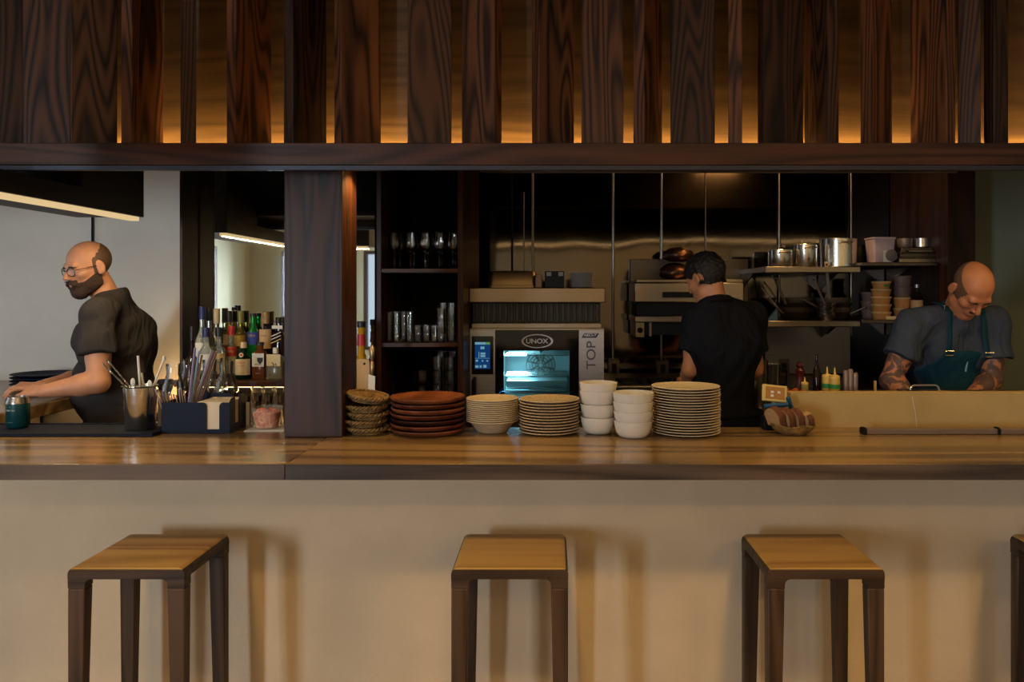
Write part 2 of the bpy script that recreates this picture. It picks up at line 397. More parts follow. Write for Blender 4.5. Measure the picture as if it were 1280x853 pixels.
for i, (x, lab) in enumerate(((-1.297, 'oak bar stool below the metal straw cup, at the window end of the counter'), (-.129, 'oak bar stool below the stacked plates and white bowls, in mid counter'),
                              (.835, 'oak bar stool below the bread basket'), (1.766, 'oak bar stool cut by the frame edge below the metal counter rail'))):
    place(st if i == 0 else copy_tree(st), (x, 2.435 + .169, 0), 0, lab)

# ------------------------------------------------------------------ lights that the place has, and added fill lamps
def area(name, loc, rot, sx, sy, power, col, spread=180):
    l = bpy.data.lights.new(name, 'AREA'); l.shape = 'RECTANGLE'; l.size = sx; l.size_y = sy; l.energy = power; l.color = col; l.spread = math.radians(spread)
    o = bpy.data.objects.new(name, l); COL.objects.link(o); o.location = loc; o.rotation_euler = rot; return o
def spot(name, loc, target, power, col, size=60, blend=.6, rad=.04):
    l = bpy.data.lights.new(name, 'SPOT'); l.energy = power; l.color = col; l.spot_size = math.radians(size); l.spot_blend = blend; l.shadow_soft_size = rad
    o = bpy.data.objects.new(name, l); COL.objects.link(o); o.location = loc
    o.rotation_euler = (Vector(target) - Vector(loc)).to_track_quat('-Z', 'Y').to_euler(); return o
EM = emit('led_diffuser', LEDC, 5.0); EMP = emit('pendant_diffuser', (1, .72, .36), 1.0)
def strip(name, x0, x1, y0, y1, z0, z1, label, em=EM):
    t = thing(name, label, 'lamp', ((x0 + x1) / 2, (y0 + y1) / 2, z0))
    part('diffuser', MB().box(x0, x1, y0, y1, z0, z1), em, t); return t
strip('cove_light', -3.2, 3.2, 2.955, 2.965, 2.1085, 2.114, 'warm LED strip lying hidden behind the fins on the ledge')
area('cove_glow', (0, 2.957, 2.117), (PI - math.radians(45), 0, 0), 6.4, .012, 50.0, (1, .66, .24))
strip('soffit_led', -.64, 3.2, 2.99, 3.0, 2.070, 2.0775, 'warm LED strip under the soffit over the counter')  # LED strip fixed straight to the soffit, without a rail
area('soffit_glow', (1.24, 2.995, 2.068), (0, 0, 0), 3.9, .012, 12, (1, .64, .23))
spot('post_puck_beam', (-.685, 3.02, 2.064), (-.765, 3.02, 1.6), 16, WARM, 130, .6, .012)
pk_ = thing('puck_light', 'small puck lamp under the soffit beside the square timber post', 'lamp', (-.69, 3.02, 2.068)); part('housing_rail', MB().lathe([(0, 2.0685), (.022, 2.0685), (.024, 2.0778), (0, 2.0778)], 20, (-.69, 3.02, 0)), BLACK, pk_)
area('window_1_daylight', (-4.56, -2.02, 1.47), (0, -PI / 2, 0), 1.4, .62, 430, (.62, .80, 1.0))
area('window_2_daylight', (-3.62, -3.66, 1.47), (PI / 2, 0, 0), .62, 1.4, 330, COOL)
area('window_3_daylight', (-2.48, -3.66, 1.47), (PI / 2, 0, 0), .52, 1.4, 1.6, COOL)
area('window_4_daylight', (-4.56, 3.15, 1.47), (0, -PI / 2, 0), 1.4, 1.6, 13, COOL)
for i, (x, p) in enumerate(((-1.4, 190), (-.2, 250), (.8, 255), (1.8, 200))):
    spot('downlight_beam', (x, .4, 3.03), (x + .05, 2.56, .76), p, WARM, 20, .8, .14)
    dl = thing('downlight', 'small round ceiling spotlight over the stools', 'lamp', (x, .4, 3.04), 'ceiling spotlights over the stools')
    part('housing', MB().lathe([(.05, 3.06), (.058, 3.0995), (.05, 3.0995), (.045, 3.06), (.05, 3.06)], 24, (x, .4, 0)), BLACK, dl)
hl = thing('hood_lamp', 'small warm fill lamp added out of view in the exhaust hood', 'lamp', (1.35, 4.7, 2.6)); part('housing', MB().box(1.15, 1.55, 4.64, 4.76, 2.62, 2.64), BLACK, hl); area('hood_lamp_glow', (1.35, 4.7, 2.61), (0, 0, 0), .36, .1, 10, WARM)  # hidden fill lamp added to brighten the pots and pans
W = bpy.data.worlds.new('World'); SC.world = W; W.use_nodes = True
W.node_tree.nodes['Background'].inputs[0].default_value = (.62, .76, 1, 1); W.node_tree.nodes['Background'].inputs[1].default_value = .6

for i, x in enumerate((-1.6, .4, 2.2)):  # unseen panels added as warm fill on the bar front and crockery
    cl = thing('fill_panel', 'unseen square fill panel added over the dining floor', 'lamp', (x, -2.2, 3.06), 'added fill panels over the dining floor')
    part('frame', MB().box(x - .22, x + .22, -2.42, -1.98, 3.07, 3.0995), BLACK, cl); part('diffuser', MB().box(x - .2, x + .2, -2.4, -2.0, 3.062, 3.0695), EM, cl)
    area('ceiling_panel_glow', (x, -2.2, 3.055), (0, 0, 0), .4, .4, (8, 42, 48)[i], WARM)
strip('wall_washer', -2.15, -1.9, 4.44, 4.46, .86, .88, 'added warm fill strip hidden low on the grey wall behind the bartender')  # hidden strip added to throw a warm patch on the grey wall
area('wall_washer_glow', (-2.0, 4.43, .90), (PI - .5, 0, 0), .25, .04, 3.0, WARM)
# pendant lamp boxes: one over the bartender, one over the dining side, both seen again in the mirror
def pendant(name, label, x0, x1, y0, y1, z0, z1, side, power):
    t = thing(name, label, 'pendant lamp', ((x0 + x1) / 2, (y0 + y1) / 2, z0))
    part('box', MB().box(x0, x1, y0, y1, z0, z1) if side == 'front' else MB().prism([(y0, z0), (y1, z0), (y1, z1), (3.15, z1), (3.15, 2.012), (y0, 2.012)], 'x', x0, x1), DARKX if side == 'front' else wood('black_oak_deep', rgb(14, 11, 10), rgb(38, 28, 24), 'y', 7, 6, 14, .45), t, .002)
    if side == 'side': part('light_bar', MB().box(x1 - .05, x1 - .012, y0 + .02, y1 - .02, z0 - .018, z0 - .0005), EMP, t)
    else: part('light_bar', MB().box(x0 + .02, x1 - .02, y1 - .05, y1 - .012, z0 - .018, z0 - .0005), EMP, t)
    r = MB()
    for (xx, yy) in ((x0 + (x1 - x0) * .3, 3.25), (x0 + (x1 - x0) * .3, y1 - .1)) if side == 'side' else ((x0 + .2, (y0 + y1) / 2), (x1 - .2, (y0 + y1) / 2)):
        part('hanger', MB().tube([(xx, yy, z1 - .01), (xx, yy, 3.1)], .006, 8), BLACK, t)
    if side == 'side': area(name + '_glow', (x1 - .031, (y0 + y1) / 2, z0 - .020), (0, 0, 0), .022, (y1 - y0) * .96, power, LEDC)
    else: area(name + '_glow', ((x0 + x1) / 2, y1 - .031, z0 - .020), (0, 0, 0), (x1 - x0) * .95, .022, power, LEDC)
    return t
pendant('pendant_lamp', 'long black timber pendant box with a warm light bar, hanging over the bartender', -2.15, X(180, 3.62), 2.55, 3.62, 1.937, 2.30, 'side', 9)
pendant('pendant_lamp', 'black timber pendant box hanging over the dining side, seen only in the mirror', -1.85, -1.42, 1.75, 1.95, 1.955, 2.36, 'front', 5)
cd = single('wall_conduit', MB().tube([at(115.5, 262, 4.54), at(115.5, 440, 4.54)], .0065, 8), BLACK, 'thin black conduit running down the grey wall behind the bald man', 'conduit')

cam = bpy.data.cameras.new('camera'); cam.sensor_width = 36; cam.lens = 28.125; cam.shift_x = -50 / 1280; cam.shift_y = -61.5 / 1280
co = bpy.data.objects.new('camera', cam); COL.objects.link(co); co.location = (0, 0, CZ); co.rotation_euler = (PI / 2, 0, 0); SC.camera = co
SC.view_settings.view_transform = 'Standard'; SC.view_settings.look = 'None'; SC.view_settings.gamma = 1; SC.view_settings.use_curve_mapping = False
SC.view_settings.exposure = -.42
SC.cycles.use_denoising = True; SC.cycles.caustics_reflective = False; SC.cycles.caustics_refractive = False; SC.cycles.max_bounces = 8; SC.cycles.transparent_max_bounces = 24
# ------------------------------------------------------------------ crockery on the counter
TOP = 1.0702
def ring_rope(mb, R, z, r, n=40, ph=0., m=0):
    """one woven coil: strands twisting about a ring"""
    for s in range(2):
        pts = []
        for k in range(n * 2):
            a = 2 * PI * k / (n * 2); t = a * 15 + ph + s * PI
            pts.append(((R + r * .55 * math.cos(t)) * math.cos(a), (R + r * .55 * math.cos(t)) * math.sin(a), z + r * .55 * math.sin(t)))
        mb.tube(pts, r * .52, 6, m, closed=True)
WICK = flat('straw_wicker', rgb(128, 98, 52), .75, var=.6, vscale=45)
def basket():
    t = thing('bread_basket', 'x', 'basket', group='stacked woven baskets')
    b = MB(); b.lathe([(0, .0), (.056, .0), (.071, .021), (.066, .021), (.054, .004), (0, .004)], 40)
    for R, z in ((.058, .004), (.065, .012)): ring_rope(b, R, z, .0055, 30)
    part('woven_bowl', b, WICK, t, sharp=0)
    b = MB(); ring_rope(b, .0745, .0205, .0085, 34, 1.0); part('braided_rim', b, WICK, t, sharp=0); return t
b0 = basket(); z = TOP
cx = X(458.6, 3.0)
for i in range(5):
    tilt = (0, 0, 0, .0, .15)[i]
    place(b0 if i == 0 else copy_tree(b0), (cx + (.004, -.006, .003, -.003, 0)[i], 3.0, TOP + .001 + .0272 * i + (.012 if i == 4 else 0)), i * .7, 'woven straw basket, %s in the stack beside the square timber post' % ('bottom one', 'second from the bottom', 'middle one', 'second from the top', 'tilted topmost one')[i], 0, -tilt)
# red-brown wooden plates
CHERRY = [wood('cherry_%d' % k, a, b, 'x', 6, 4, 6, .3) for k, (a, b) in enumerate(((rgb(66, 30, 18), rgb(122, 64, 38)), (rgb(88, 44, 25), rgb(146, 84, 50)), (rgb(40, 18, 14), rgb(78, 38, 28))))]
pw = MB().lathe([(0, 0), (.116, 0), (.134, .007), (.1404, .016), (.1394, .0195), (.134, .0195), (.120, .011), (0, .009)], 56)
cx = X(535.7, 3.02)
for i in range(7):
    o = single('wooden_plate', pw, CHERRY[(1, 0, 2, 0, 1, 0, 1)[i]], 'round red-brown wooden plate, %s in the stack by the woven baskets' % ('bottom one', 'second from bottom', 'darkest one third from bottom', 'middle one', 'third from top', 'second from top', 'topmost one')[i], 'plate', 'red-brown wooden plates')
    o.location = (cx + random.uniform(-.003, .003), 3.02, TOP + .001 + .0196 * i); o.rotation_euler = (0, 0, i * 1.3)
# beige rimmed soup plates nested on a footed bowl
bp = MB().lathe([(0, 0), (.05, 0), (.06, .003), (.082, .02), (.0985, .026), (.0995, .0285), (.098, .030), (.081, .024), (.056, .007), (0, .005)], 48)
bb = MB().lathe([(0, 0), (.052, 0), (.058, .004), (.083, .036), (.0985, .043), (.0995, .0455), (.098, .047), (.081, .041), (.054, .008), (0, .006)], 48)
cx = X(615.6, 3.03)
for i in range(12):
    o = single('soup_plate' if i else 'soup_bowl', bp if i else bb, BEIGEC, ('beige soup plate, %s from the top in the stack between wooden plates and speckled plates' % ORD[11 - i]) if i else 'deep beige footed bowl at the bottom of the soup plate stack', 'plate' if i else 'bowl', 'beige soup plates')
    o.location = (cx + random.uniform(-.0003, .0003), 3.03, TOP + .001 + (0 if i == 0 else .0175 + .0074 * i))
def plate_prof(R, h, foot=.6, t=.005): return [(0, 0), (R * foot, 0), (R * (foot + .06), .002), (R * .97, h - .003), (R, h - .0012), (R * .985, h), (R * (foot + .04), .0025 + t * .6), (0, t * .7)]
sp = MB().lathe([(0, 0), (.088, 0), (.108, .0055), (.1135, .0085), (.1125, .0105), (.106, .0095), (.086, .0045), (0, .004)], 56)
cx = X(686.6, 3.02)
for i in range(12):
    o = single('stoneware_plate', sp, SPECK, 'speckled tan stoneware plate, %s from the top in the stack in front of the oven' % ORD[11 - i], 'plate', 'speckled stoneware plates')
    o.location = (cx + random.uniform(-.0025, .0025), 3.02, TOP + .001 + .0107 * i); o.rotation_euler = (0, 0, i * 2.1)
# white bowls, two stacks
def bowl_mb(R, h): return MB().lathe([(0, 0), (R * .62, 0), (R * .74, .005), (R * .88, h * .3), (R * .97, h * .7), (R, h - .001), (R * .965, h), (R * .93, h * .7), (R * .84, h * .32), (R * .6, .010), (0, .009)], 48)
def bowls(px, d, R, name, words, zs, h):
    for i, zz in enumerate(zs):
        o = single('white_bowl', bowl_mb(R * (1 + .025 * i), h), WHITEC, words % ('bottom one', 'second from the bottom', 'second from the top', 'topmost one')[i], 'bowl', name)
        o.location = (X(px, d) + random.uniform(-.0008, .0008), d, TOP + .001 + zz)
bowls(748, 3.0, .066, 'white bowls in the taller stack', 'white bowl, %s in the taller bowl stack beside the speckled plates', (0, .048, .098, .128), .062)
bowls(791.5, 2.92, .070, 'white bowls in the shorter stack', 'white bowl, %s in the shorter bowl stack beside the tall plate stack', (0, .036, .070, .103), .060)
# large cream plates
lp = MB().lathe([(0, 0), (.085, 0), (.092, .002), (.120, .0085), (.1270, .0100), (.1275, .0112), (.126, .0122), (.119, .0112), (.090, .0052), (0, .0042)], 64)
cx = X(857.5, 2.99)
for i in range(18):
    o = single('dinner_plate', lp, CERAM, 'cream dinner plate, %s from the top in the tallest plate stack' % ORD[17 - i], 'plate', 'cream dinner plates')
    o.location = (cx + random.uniform(-.0018, .0018), 2.99, TOP + .001 + .00985 * i)
# bread basket with slices
bx, by = X(991, 2.985), 2.985
bb = MB(); bb.lathe([(0, 0), (.05, 0), (.074, .018), (.081, .032), (.0775, .032), (.069, .019), (.047, .004), (0, .004)], 40, sx=1, sy=.8)
bt = thing('slice_basket', 'small woven tray basket holding four slices of dark-crusted bread', 'basket', (bx, by, TOP + .001))
for v in bb.v: v += Vector((bx, by, TOP + .001))
part('woven_bowl', bb, WICK, bt)
rm = MB(); ring_rope(rm, .080, 0, .0045, 30)
for v in rm.v: v.y *= .8; v += Vector((bx, by, TOP + .034 + .004 * math.sin(v.x * 60)))
part('braided_rim', rm, WICK, bt, sharp=0)
CRUST = flat('bread_crust', rgb(104, 58, 34), .8, var=.3, vscale=60, bumpk=.4, bscale=90); CRUMB = flat('bread_crumb', rgb(186, 148, 98), .9, var=.1, vscale=90, bumpk=.5, bscale=150)
for i, (ox, tilt, yaw, w, h, lab) in enumerate(((-.058, .30, -1.15, .044, .074, 'bread slice at the basket end nearest the tall plate stack, pale crumb facing out'), (-.0205, .30, -1.15, .042, .070, 'second bread slice from the tall plate stack in the woven basket'),
                                        (.017, .30, -1.15, .036, .068, 'third bread slice from the tall plate stack, pointed and upright'), (.054, .30, -1.15, .034, .052, 'bread slice leaning outward at the far basket end'))):
    t = thing('bread_slice', lab, 'bread', (0, 0, 0), 'bread slices in the basket')
    n = 16; pr = []
    for k in range(n + 1):
        a = PI * k / n; pr.append((w * math.cos(a) * (1 - .12 * math.sin(a)), h * .55 + h * .45 * math.sin(a)))
    pr += [(-w * .85, 0), (w * .85, 0)]
    part('crust', MB().prism(pr, 'y', -.0135, .0135), CRUST, t, .002)
    part('crumb', MB().prism([(x * .9, .005 + z * .92) for x, z in pr], 'y', -.0142, .0137), CRUMB, t)
    t.location = (bx + ox, by + 0, TOP + .030); t.rotation_euler = (tilt, 0, yaw)
# metal counter rail at the right
rl = thing('counter_rail', 'long low grey metal rail with black end caps lying along the back of the counter', 'rail', (X(1180, 3.0), 3.0, TOP))
a, b, c = X(1081, 2.98), X(1246, 2.98), X(1420, 2.98)
GREYM = steel('grey_aluminium', rgb(150, 128, 116), .45, metal=.5)
part('bar', MB().box(a, b - .004, 2.965, 2.995, TOP + .0012, TOP + .021), GREYM, rl, .002); part('bar', MB().box(b + .004, c, 2.965, 2.995, TOP + .0012, TOP + .021), GREYM, rl, .002)
for xx, w in ((a - .006, .006), (b, .0038)):
    part('end_cap', MB().prism([(2.958, TOP + .0008), (3.002, TOP + .0008), (3.002, TOP + .02), (2.99, TOP + .026), (2.97, TOP + .026), (2.958, TOP + .02)], 'x', xx - w, xx + w), BLACK, rl, .001)
# counter till tablet behind the bread
tb = thing('till_tablet', 'small till tablet with amber screen and blue holder behind the bread basket', 'tablet', at(968, 520, 3.09))
tb.location = (X(968, 3.09), 3.09, TOP); BASE[tb.name] = Vector(tb.location)
c0 = at(968, 492, 3.08); ax = Vector((.05, .012, -.006)); ay = Vector((.004, .012, .030)); an = ax.cross(ay).normalized()
part('case', MB().obox(c0, ax, ay, an * .005), flat('cream_plastic', rgb(220, 190, 120), .4, var=.03), tb, .002)
sm, snt, sout = new_mat('till_screen'); bsdf(snt, sout, **{'Base Color': rgb(150, 96, 40), 'Roughness': .2, 'Emission Color': rgb(214, 150, 70), 'Emission Strength': .16})
part('screen', MB().obox(c0 + an * .0052, ax * .78, ay * .74, an * .0012), sm, tb)
for q in ((-.25, .1), (.3, .1), (-.25, -.35)): part('screen_button', MB().obox(c0 + an * .0068 + ax * q[0] + ay * q[1], ax * .12, ay * .14, an * .0006), PAPER, tb)
part('blue_arm', MB().tube([at(985, 497, 3.06), at(989, 510, 3.07), at(991, 520, 3.08)], .009, 10).tube([at(955, 508, 3.06), at(985, 506, 3.05)], .009, 10), flat('blue_plastic', rgb(30, 84, 120), .35), tb)
part('base', MB().box(X(953, 3.08), X(982, 3.08), 3.055, 3.115, TOP + .0008, TOP + .05), BLACK, tb, .004)
part('paper_roll', MB().box(X(956, 3.08), X(978, 3.08), 3.054, 3.09, TOP + .0505, TOP + .072), flat('kraft', rgb(190, 140, 70), .8), tb, .002)

# ------------------------------------------------------------------ bar end of the counter
mat = thing('bar_mat', 'long dark navy rubber bar mat lying on the counter under the can and metal cup', 'mat', (-2.2, 3.02, TOP))
x0, x1 = -2.9, X(193, 2.93)
part('mat_sheet', MB().box(x0, x1, 2.915, 3.155, TOP + .0006, TOP + .008), RUBBER, mat, .002)
part('raised_lip', MB().box(x0, x1 - .003, 2.917, 2.925, TOP + .008, TOP + .0125).box(x0, x1 - .003, 3.145, 3.153, TOP + .008, TOP + .0125).box(x1 - .012, x1 - .003, 2.925, 3.145, TOP + .008, TOP + .0125), RUBBER, mat, .001)
ZM = TOP + .0088
cn = thing('drink_can', 'squat dark teal drink can with silver shoulder on the bar mat', 'can', (X(22.5, 3.07), 3.07, ZM))
c = (X(22.5, 3.07), 3.07, ZM); R = .0405
part('body', MB().lathe([(0, .003), (R * .75, .0), (R * .86, .004), (R, .012), (R, .094), (0, .094)], 40, c), flat('teal_can', rgb(14, 66, 70), .35, metal=.3, var=.05), cn)
part('shoulder', MB().lathe([(R, .0942), (R, .099), (R * .86, .114), (R * .85, .119), (R * .80, .119), (R * .79, .114), (0, .114)], 40, c), STEEL, cn)
part('tab', MB().obox(Vector(c) + Vector((.004, -.004, .1162)), (.011, 0, 0), (0, .007, 0), (0, 0, .001)), STEEL, cn, .001)
CANT = flat('can_print', rgb(176, 190, 170), .5)
def curved(name, s, size, c, R, z, ang, mat, parent):
    """print that follows a round wall; ang = direction it faces, 0 is the camera side"""
    o = text_mesh(name, s, size, Matrix(), mat, parent, .0003); off = BASE[parent.name]; c = Vector(c)
    for v in o.data.vertices:
        p = v.co + off; a = ang + p.x / R - PI / 2; r = R + .0005 + p.z
        v.co = Vector((c.x + r * math.cos(a), c.y + r * math.sin(a), c.z + z + p.y)) - off
    return o
curved('print', 'PURE TEA', .0085, c, R, .07, -.12, CANT, cn); curved('print', 'V', .008, c, R, .083, -.12, CANT, cn); curved('print', '______', .007, c, R, .028, -.1, CANT, cn)
# metal cup of bar tools
cc = Vector((X(175.5, 3.04), 3.04, ZM)); H = .166
cup = thing('metal_cup', 'shiny steel bar cup with flared rim holding stirrers and white tubes', 'cup', cc)
part('wall', MB().lathe([(0, 0), (.050, 0), (.053, .004), (.0595, H - .006), (.0655, H - .001), (.064, H), (.058, H - .006), (.050, .006), (0, .005)], 48, cc), CHROME, cup)
BRASS = steel('dull_brass', rgb(190, 160, 120), .35)
def leaner(name, lab, cat, p0, p1, r, matl, group, twist=False, cap=None):
    m = MB(); p0, p1 = Vector(p0), Vector(p1); n = 40 if twist else 2
    if twist:
        for s in range(2):
            u = Vector((1, 0, 0)); w = Vector((0, 1, 0))
            m.tube([p0.lerp(p1, k / n) + (u * math.cos(k * 1.1 + s * PI) + w * math.sin(k * 1.1 + s * PI)) * r * .55 for k in range(n + 1)], r * .6, 6)
    else: m.tube([p0, p1], r, 10)
    if cap: m.ball(p1, cap, 14)
    return single(name, m, matl, lab, cat, group)
def cupfoot(dx, dy): return cc + Vector((dx, dy, .0125))
leaner('bar_spoon', 'twisted metal bar spoon, outermost leaning to the bartender from the steel cup', 'spoon', Vector((cc.x + .046, cc.y - .012, 1.147)), at(127.5, 454, 3.02), .0036, STEEL, 'twisted bar spoons', True)
leaner('bar_spoon', 'twisted metal bar spoon, inner of the two leaning to the bartender', 'spoon', Vector((cc.x + .044, cc.y + .012, 1.13)), at(134, 450, 3.06), .0036, STEEL, 'twisted bar spoons', True)
leaner('stirrer', 'white tube standing upright in the steel cup', 'stirrer', cupfoot(.0, .02), at(172.5, 445, 3.05), .0048, PAPER, 'white tubes in the steel cup')
leaner('stirrer', 'white tube crossing behind the upright one in the steel cup', 'stirrer', cupfoot(.022, .028), at(177, 466, 3.07), .0040, PAPER, 'white tubes in the steel cup')
leaner('muddler', 'pale rod with broad blunt end, leaning from the steel cup towards the straws', 'muddler', cupfoot(-.010, .0), at(205, 449, 3.04), .0034, PAPER, None, cap=(.006, .006, .012))
leaner('tasting_spoon', 'clear round-ended tasting spoon nearest the twisted spoons', 'spoon', cupfoot(-.012, -.02), at(166, 478, 3.01), .0045, PAPER, 'short spoons', cap=(.009, .003, .016))
leaner('tasting_spoon', 'clear round-ended tasting spoon at the straw side of the cup', 'spoon', cupfoot(.018, -.012), at(187, 480, 3.02), .0045, PAPER, 'short spoons', cap=(.009, .003, .014))
# slim pale tube behind cup
leaner('straw_tube', 'slim pale upright tube between the steel cup and the napkin caddy', 'tube', (X(199.5, 3.1), 3.1, ZM), at(199.5, 498, 3.1), .0065, PAPER, None)

# napkin caddy
cad = thing('napkin_caddy', 'dark navy plastic napkin and straw caddy on the counter', 'caddy', (X(245, 3.05), 3.05, TOP))
f, bk = 2.985, 3.145; xl, xr = X(202, f), X(287, f); zt = Z(503.5, f); zb = TOP + .0006; th = .0035
xd = X(243, f); q0, q1 = X(258, f), X(274, f); zc = Z(537, f)
part('base', MB().box(xl, xr, f, bk, zb, zb + .004), NAVY, cad)
fr = [(xl, zb + .0041), (xr, zb + .0041), (xr, zt)]
fr += [(q1 + .012, zt), (q1 + .004, zt - .004), (q1, zt - .014), (q1, zc), (q0, zc), (q0, zt - .014), (q0 - .004, zt - .004), (q0 - .012, zt), (xl, zt)]
part('front_panel', MB().prism(fr, 'y', f, f + th), NAVY, cad)
part('back_panel', MB().box(xl, xr, bk - th, bk, zb + .0041, zt), NAVY, cad)
part('end_panel', MB().box(xl, xl + th, f + th, bk - th, zb + .0041, zt), NAVY, cad)
m0, m1 = f + .055, f + .095
sd = [(f + th, zb + .0041), (bk - th, zb + .0041), (bk - th, zt + .004), (bk - .02, zt + .018), (m1 + .004, zt + .016), (m1, zt), (m1, zb + .03), (m0, zb + .03), (m0, zt), (m0 - .006, zt + .016), (f + .02, zt + .012), (f + th, zt)]
part('end_panel', MB().prism(sd, 'x', xr - th, xr), NAVY, cad)
part('divider', MB().box(xd - th / 2, xd + th / 2, f + th, bk - th, zb + .0041, zt - .01), NAVY, cad)
bsx = MB(); bsx.prism([(X(246, bk), zt), (X(292, bk), zt), (X(288, bk), zt + .014), (X(262, bk), zt + .018), (X(250, bk), zt + .013)], 'y', bk - th, bk); part('back_rim', bsx, NAVY, cad)
nap = MB()
for k in range(26):
    z0 = zb + .0048 + k * .0043
    nap.box(xd + .006 + random.uniform(0, .002), xr - .006 - random.uniform(0, .002), f + .006 + random.uniform(0, .002), bk - .006, z0, z0 + .0042)
single('paper_napkin', nap, flat('napkin_paper', rgb(226, 206, 176), .9, var=.03), 'folded off-white paper napkins filling the caddy, showing in its front slot', 'napkin', kind='stuff')
def striped(name, c1, c2):
    m, nt, out = new_mat(name); b = bsdf(nt, out, Roughness=.5)
    w = nt.nodes.new('ShaderNodeTexWave'); w.inputs['Scale'].default_value = 30; nt.links.new(coords(nt, (1, 1, .12), False), w.inputs['Vector'])
    r = ramp(nt, [(.45, c1), (.55, c2)]); nt.links.new(w.outputs['Fac'], r.inputs[0]); nt.links.new(r.outputs[0], b.inputs['Base Color']); return m
STR = [striped('straw_lilac', rgb(196, 184, 214), rgb(120, 104, 150)), striped('straw_blue', rgb(180, 200, 216), rgb(120, 150, 180)), striped('straw_brown', rgb(206, 190, 180), rgb(120, 84, 66)), striped('straw_grey', rgb(214, 208, 214), rgb(140, 128, 140))]
for i, (p0, p1, mi, lab) in enumerate((((236, 505), (244, 435), 0, 'lilac striped straw, tallest and most upright in the caddy'), ((239, 505), (249, 439), 1, 'pale blue straw next to the tallest lilac one'), ((242, 507), (252.5, 444), 2, 'brown striped straw beside the pale blue straw'),
                                  ((242, 506), (265, 438), 3, 'grey striped straw, first of the bundle leaning to the bottles'), ((244, 507), (268, 438.5), 0, 'lilac striped straw, second of the bundle leaning to the bottles'), ((247, 508), (271, 440), 2, 'brown striped straw lying under the bundle leaning to the bottles'))):
    d0 = 3.04 + .013 * i; a = at(*p0, d0); e = at(*p1, d0 + .004); a2 = a + (a - e) * ((a.z - (zb + .012)) / (e.z - a.z)); a2.x = max(a2.x, xl + .02 + .008 * i)
    tu = MB(); dd = (e - a2).normalized(); L = (e - a2).length
    tu.lathe([(.0042, 0), (.0042, L), (.0034, L), (.0034, 0), (.0042, 0)], 10)
    o = single('drinking_straw', tu, STR[mi], lab, 'straw', 'long straws in the caddy'); o.location = a2; o.rotation_euler = dd.to_track_quat('Z', 'Y').to_euler()
PICK = flat('wood_pick', rgb(150, 116, 84), .6, var=.2, vscale=50); PICK2 = flat('grey_pick', rgb(150, 136, 136), .5)
for i in range(12):
    px = 197 + i * 2.9; lean = (-7 + i * .9); d0 = 3.02 + (i % 4) * .022
    e = at(px + lean * .4, 487 + (i * 37 % 9), d0); a = Vector((max(xl + .012, min(xd - .012, X(203 + i * 3.0, d0))), d0, zb + .008))
    single('cocktail_pick', MB().tube([a, e], .0026, 7).ball(e, .0034, 8), PICK if i % 3 else PICK2, 'short wooden or grey stirrer stick, %s from the steel cup, in the straw caddy' % ORD[i], 'stick', 'short sticks in the caddy')
# deli cup with red drink, and a folded white card behind
cxy = (X(334, 3.10), 3.10, TOP + .0036)
FROST, nt, out = new_mat('frosted_plastic'); tr = nt.nodes.new('ShaderNodeBsdfTransparent'); df = nt.nodes.new('ShaderNodeBsdfDiffuse'); df.inputs[0].default_value = (.8, .76, .7, 1); ms = nt.nodes.new('ShaderNodeMixShader'); ms.inputs[0].default_value = .13; nt.links.new(tr.outputs[0], ms.inputs[1]); nt.links.new(df.outputs[0], ms.inputs[2]); nt.links.new(ms.outputs[0], out.inputs[0])
dc = thing('plastic_cup', 'clear plastic tub of red and orange sliced fruit next to the napkin caddy', 'cup', cxy)
part('wall', MB().lathe([(0, 0), (.042, 0), (.044, .002), (.0585, .078), (.061, .080), (.0575, .080), (.0425, .003), (0, .002)], 40, cxy), FROST, dc)
rm, nt, out = new_mat('red_drink'); b = bsdf(nt, out, Roughness=.15); v = coords(nt); r = ramp(nt, [(.3, rgb(176, 60, 34)), (.5, rgb(222, 116, 66)), (.68, rgb(244, 190, 130))]); nt.links.new(noise(nt, v, 28, 2, .5, 1.5), r.inputs[0]); nt.links.new(r.outputs[0], b.inputs['Base Color'])
part('fruit', MB().lathe([(0, .004), (.0415, .004), (.0535, .060), (.050, .064), (0, .066)], 40, cxy), rm, dc)
for i in range(4):
    a = i * 1.7; s = MB().ball((0, 0, 0), (.02, .004, .015), 12).xf(Matrix.Translation(Vector(cxy) + Vector((.02 * math.cos(a), .02 * math.sin(a), .066))) @ Matrix.Rotation(a, 4, 'Z') @ Matrix.Rotation(.8, 4, 'X'))
    part('fruit_slice', s, rm, dc)
single('paper_coaster', MB().box(X(306, 3.04), X(356, 3.04), 3.03, 3.165, TOP + .0006, TOP + .003), PAPER, 'flat white paper sheet under the tub of red fruit', 'paper')
single('folded_card', MB().obox(at(308.5, 522, 3.15), (.010, .0, 0), (.0, .001, 0), (-.0, .0, .046)), PAPER, 'narrow white card standing between the napkin caddy and the tub of fruit', 'card').location.z = TOP + .0032
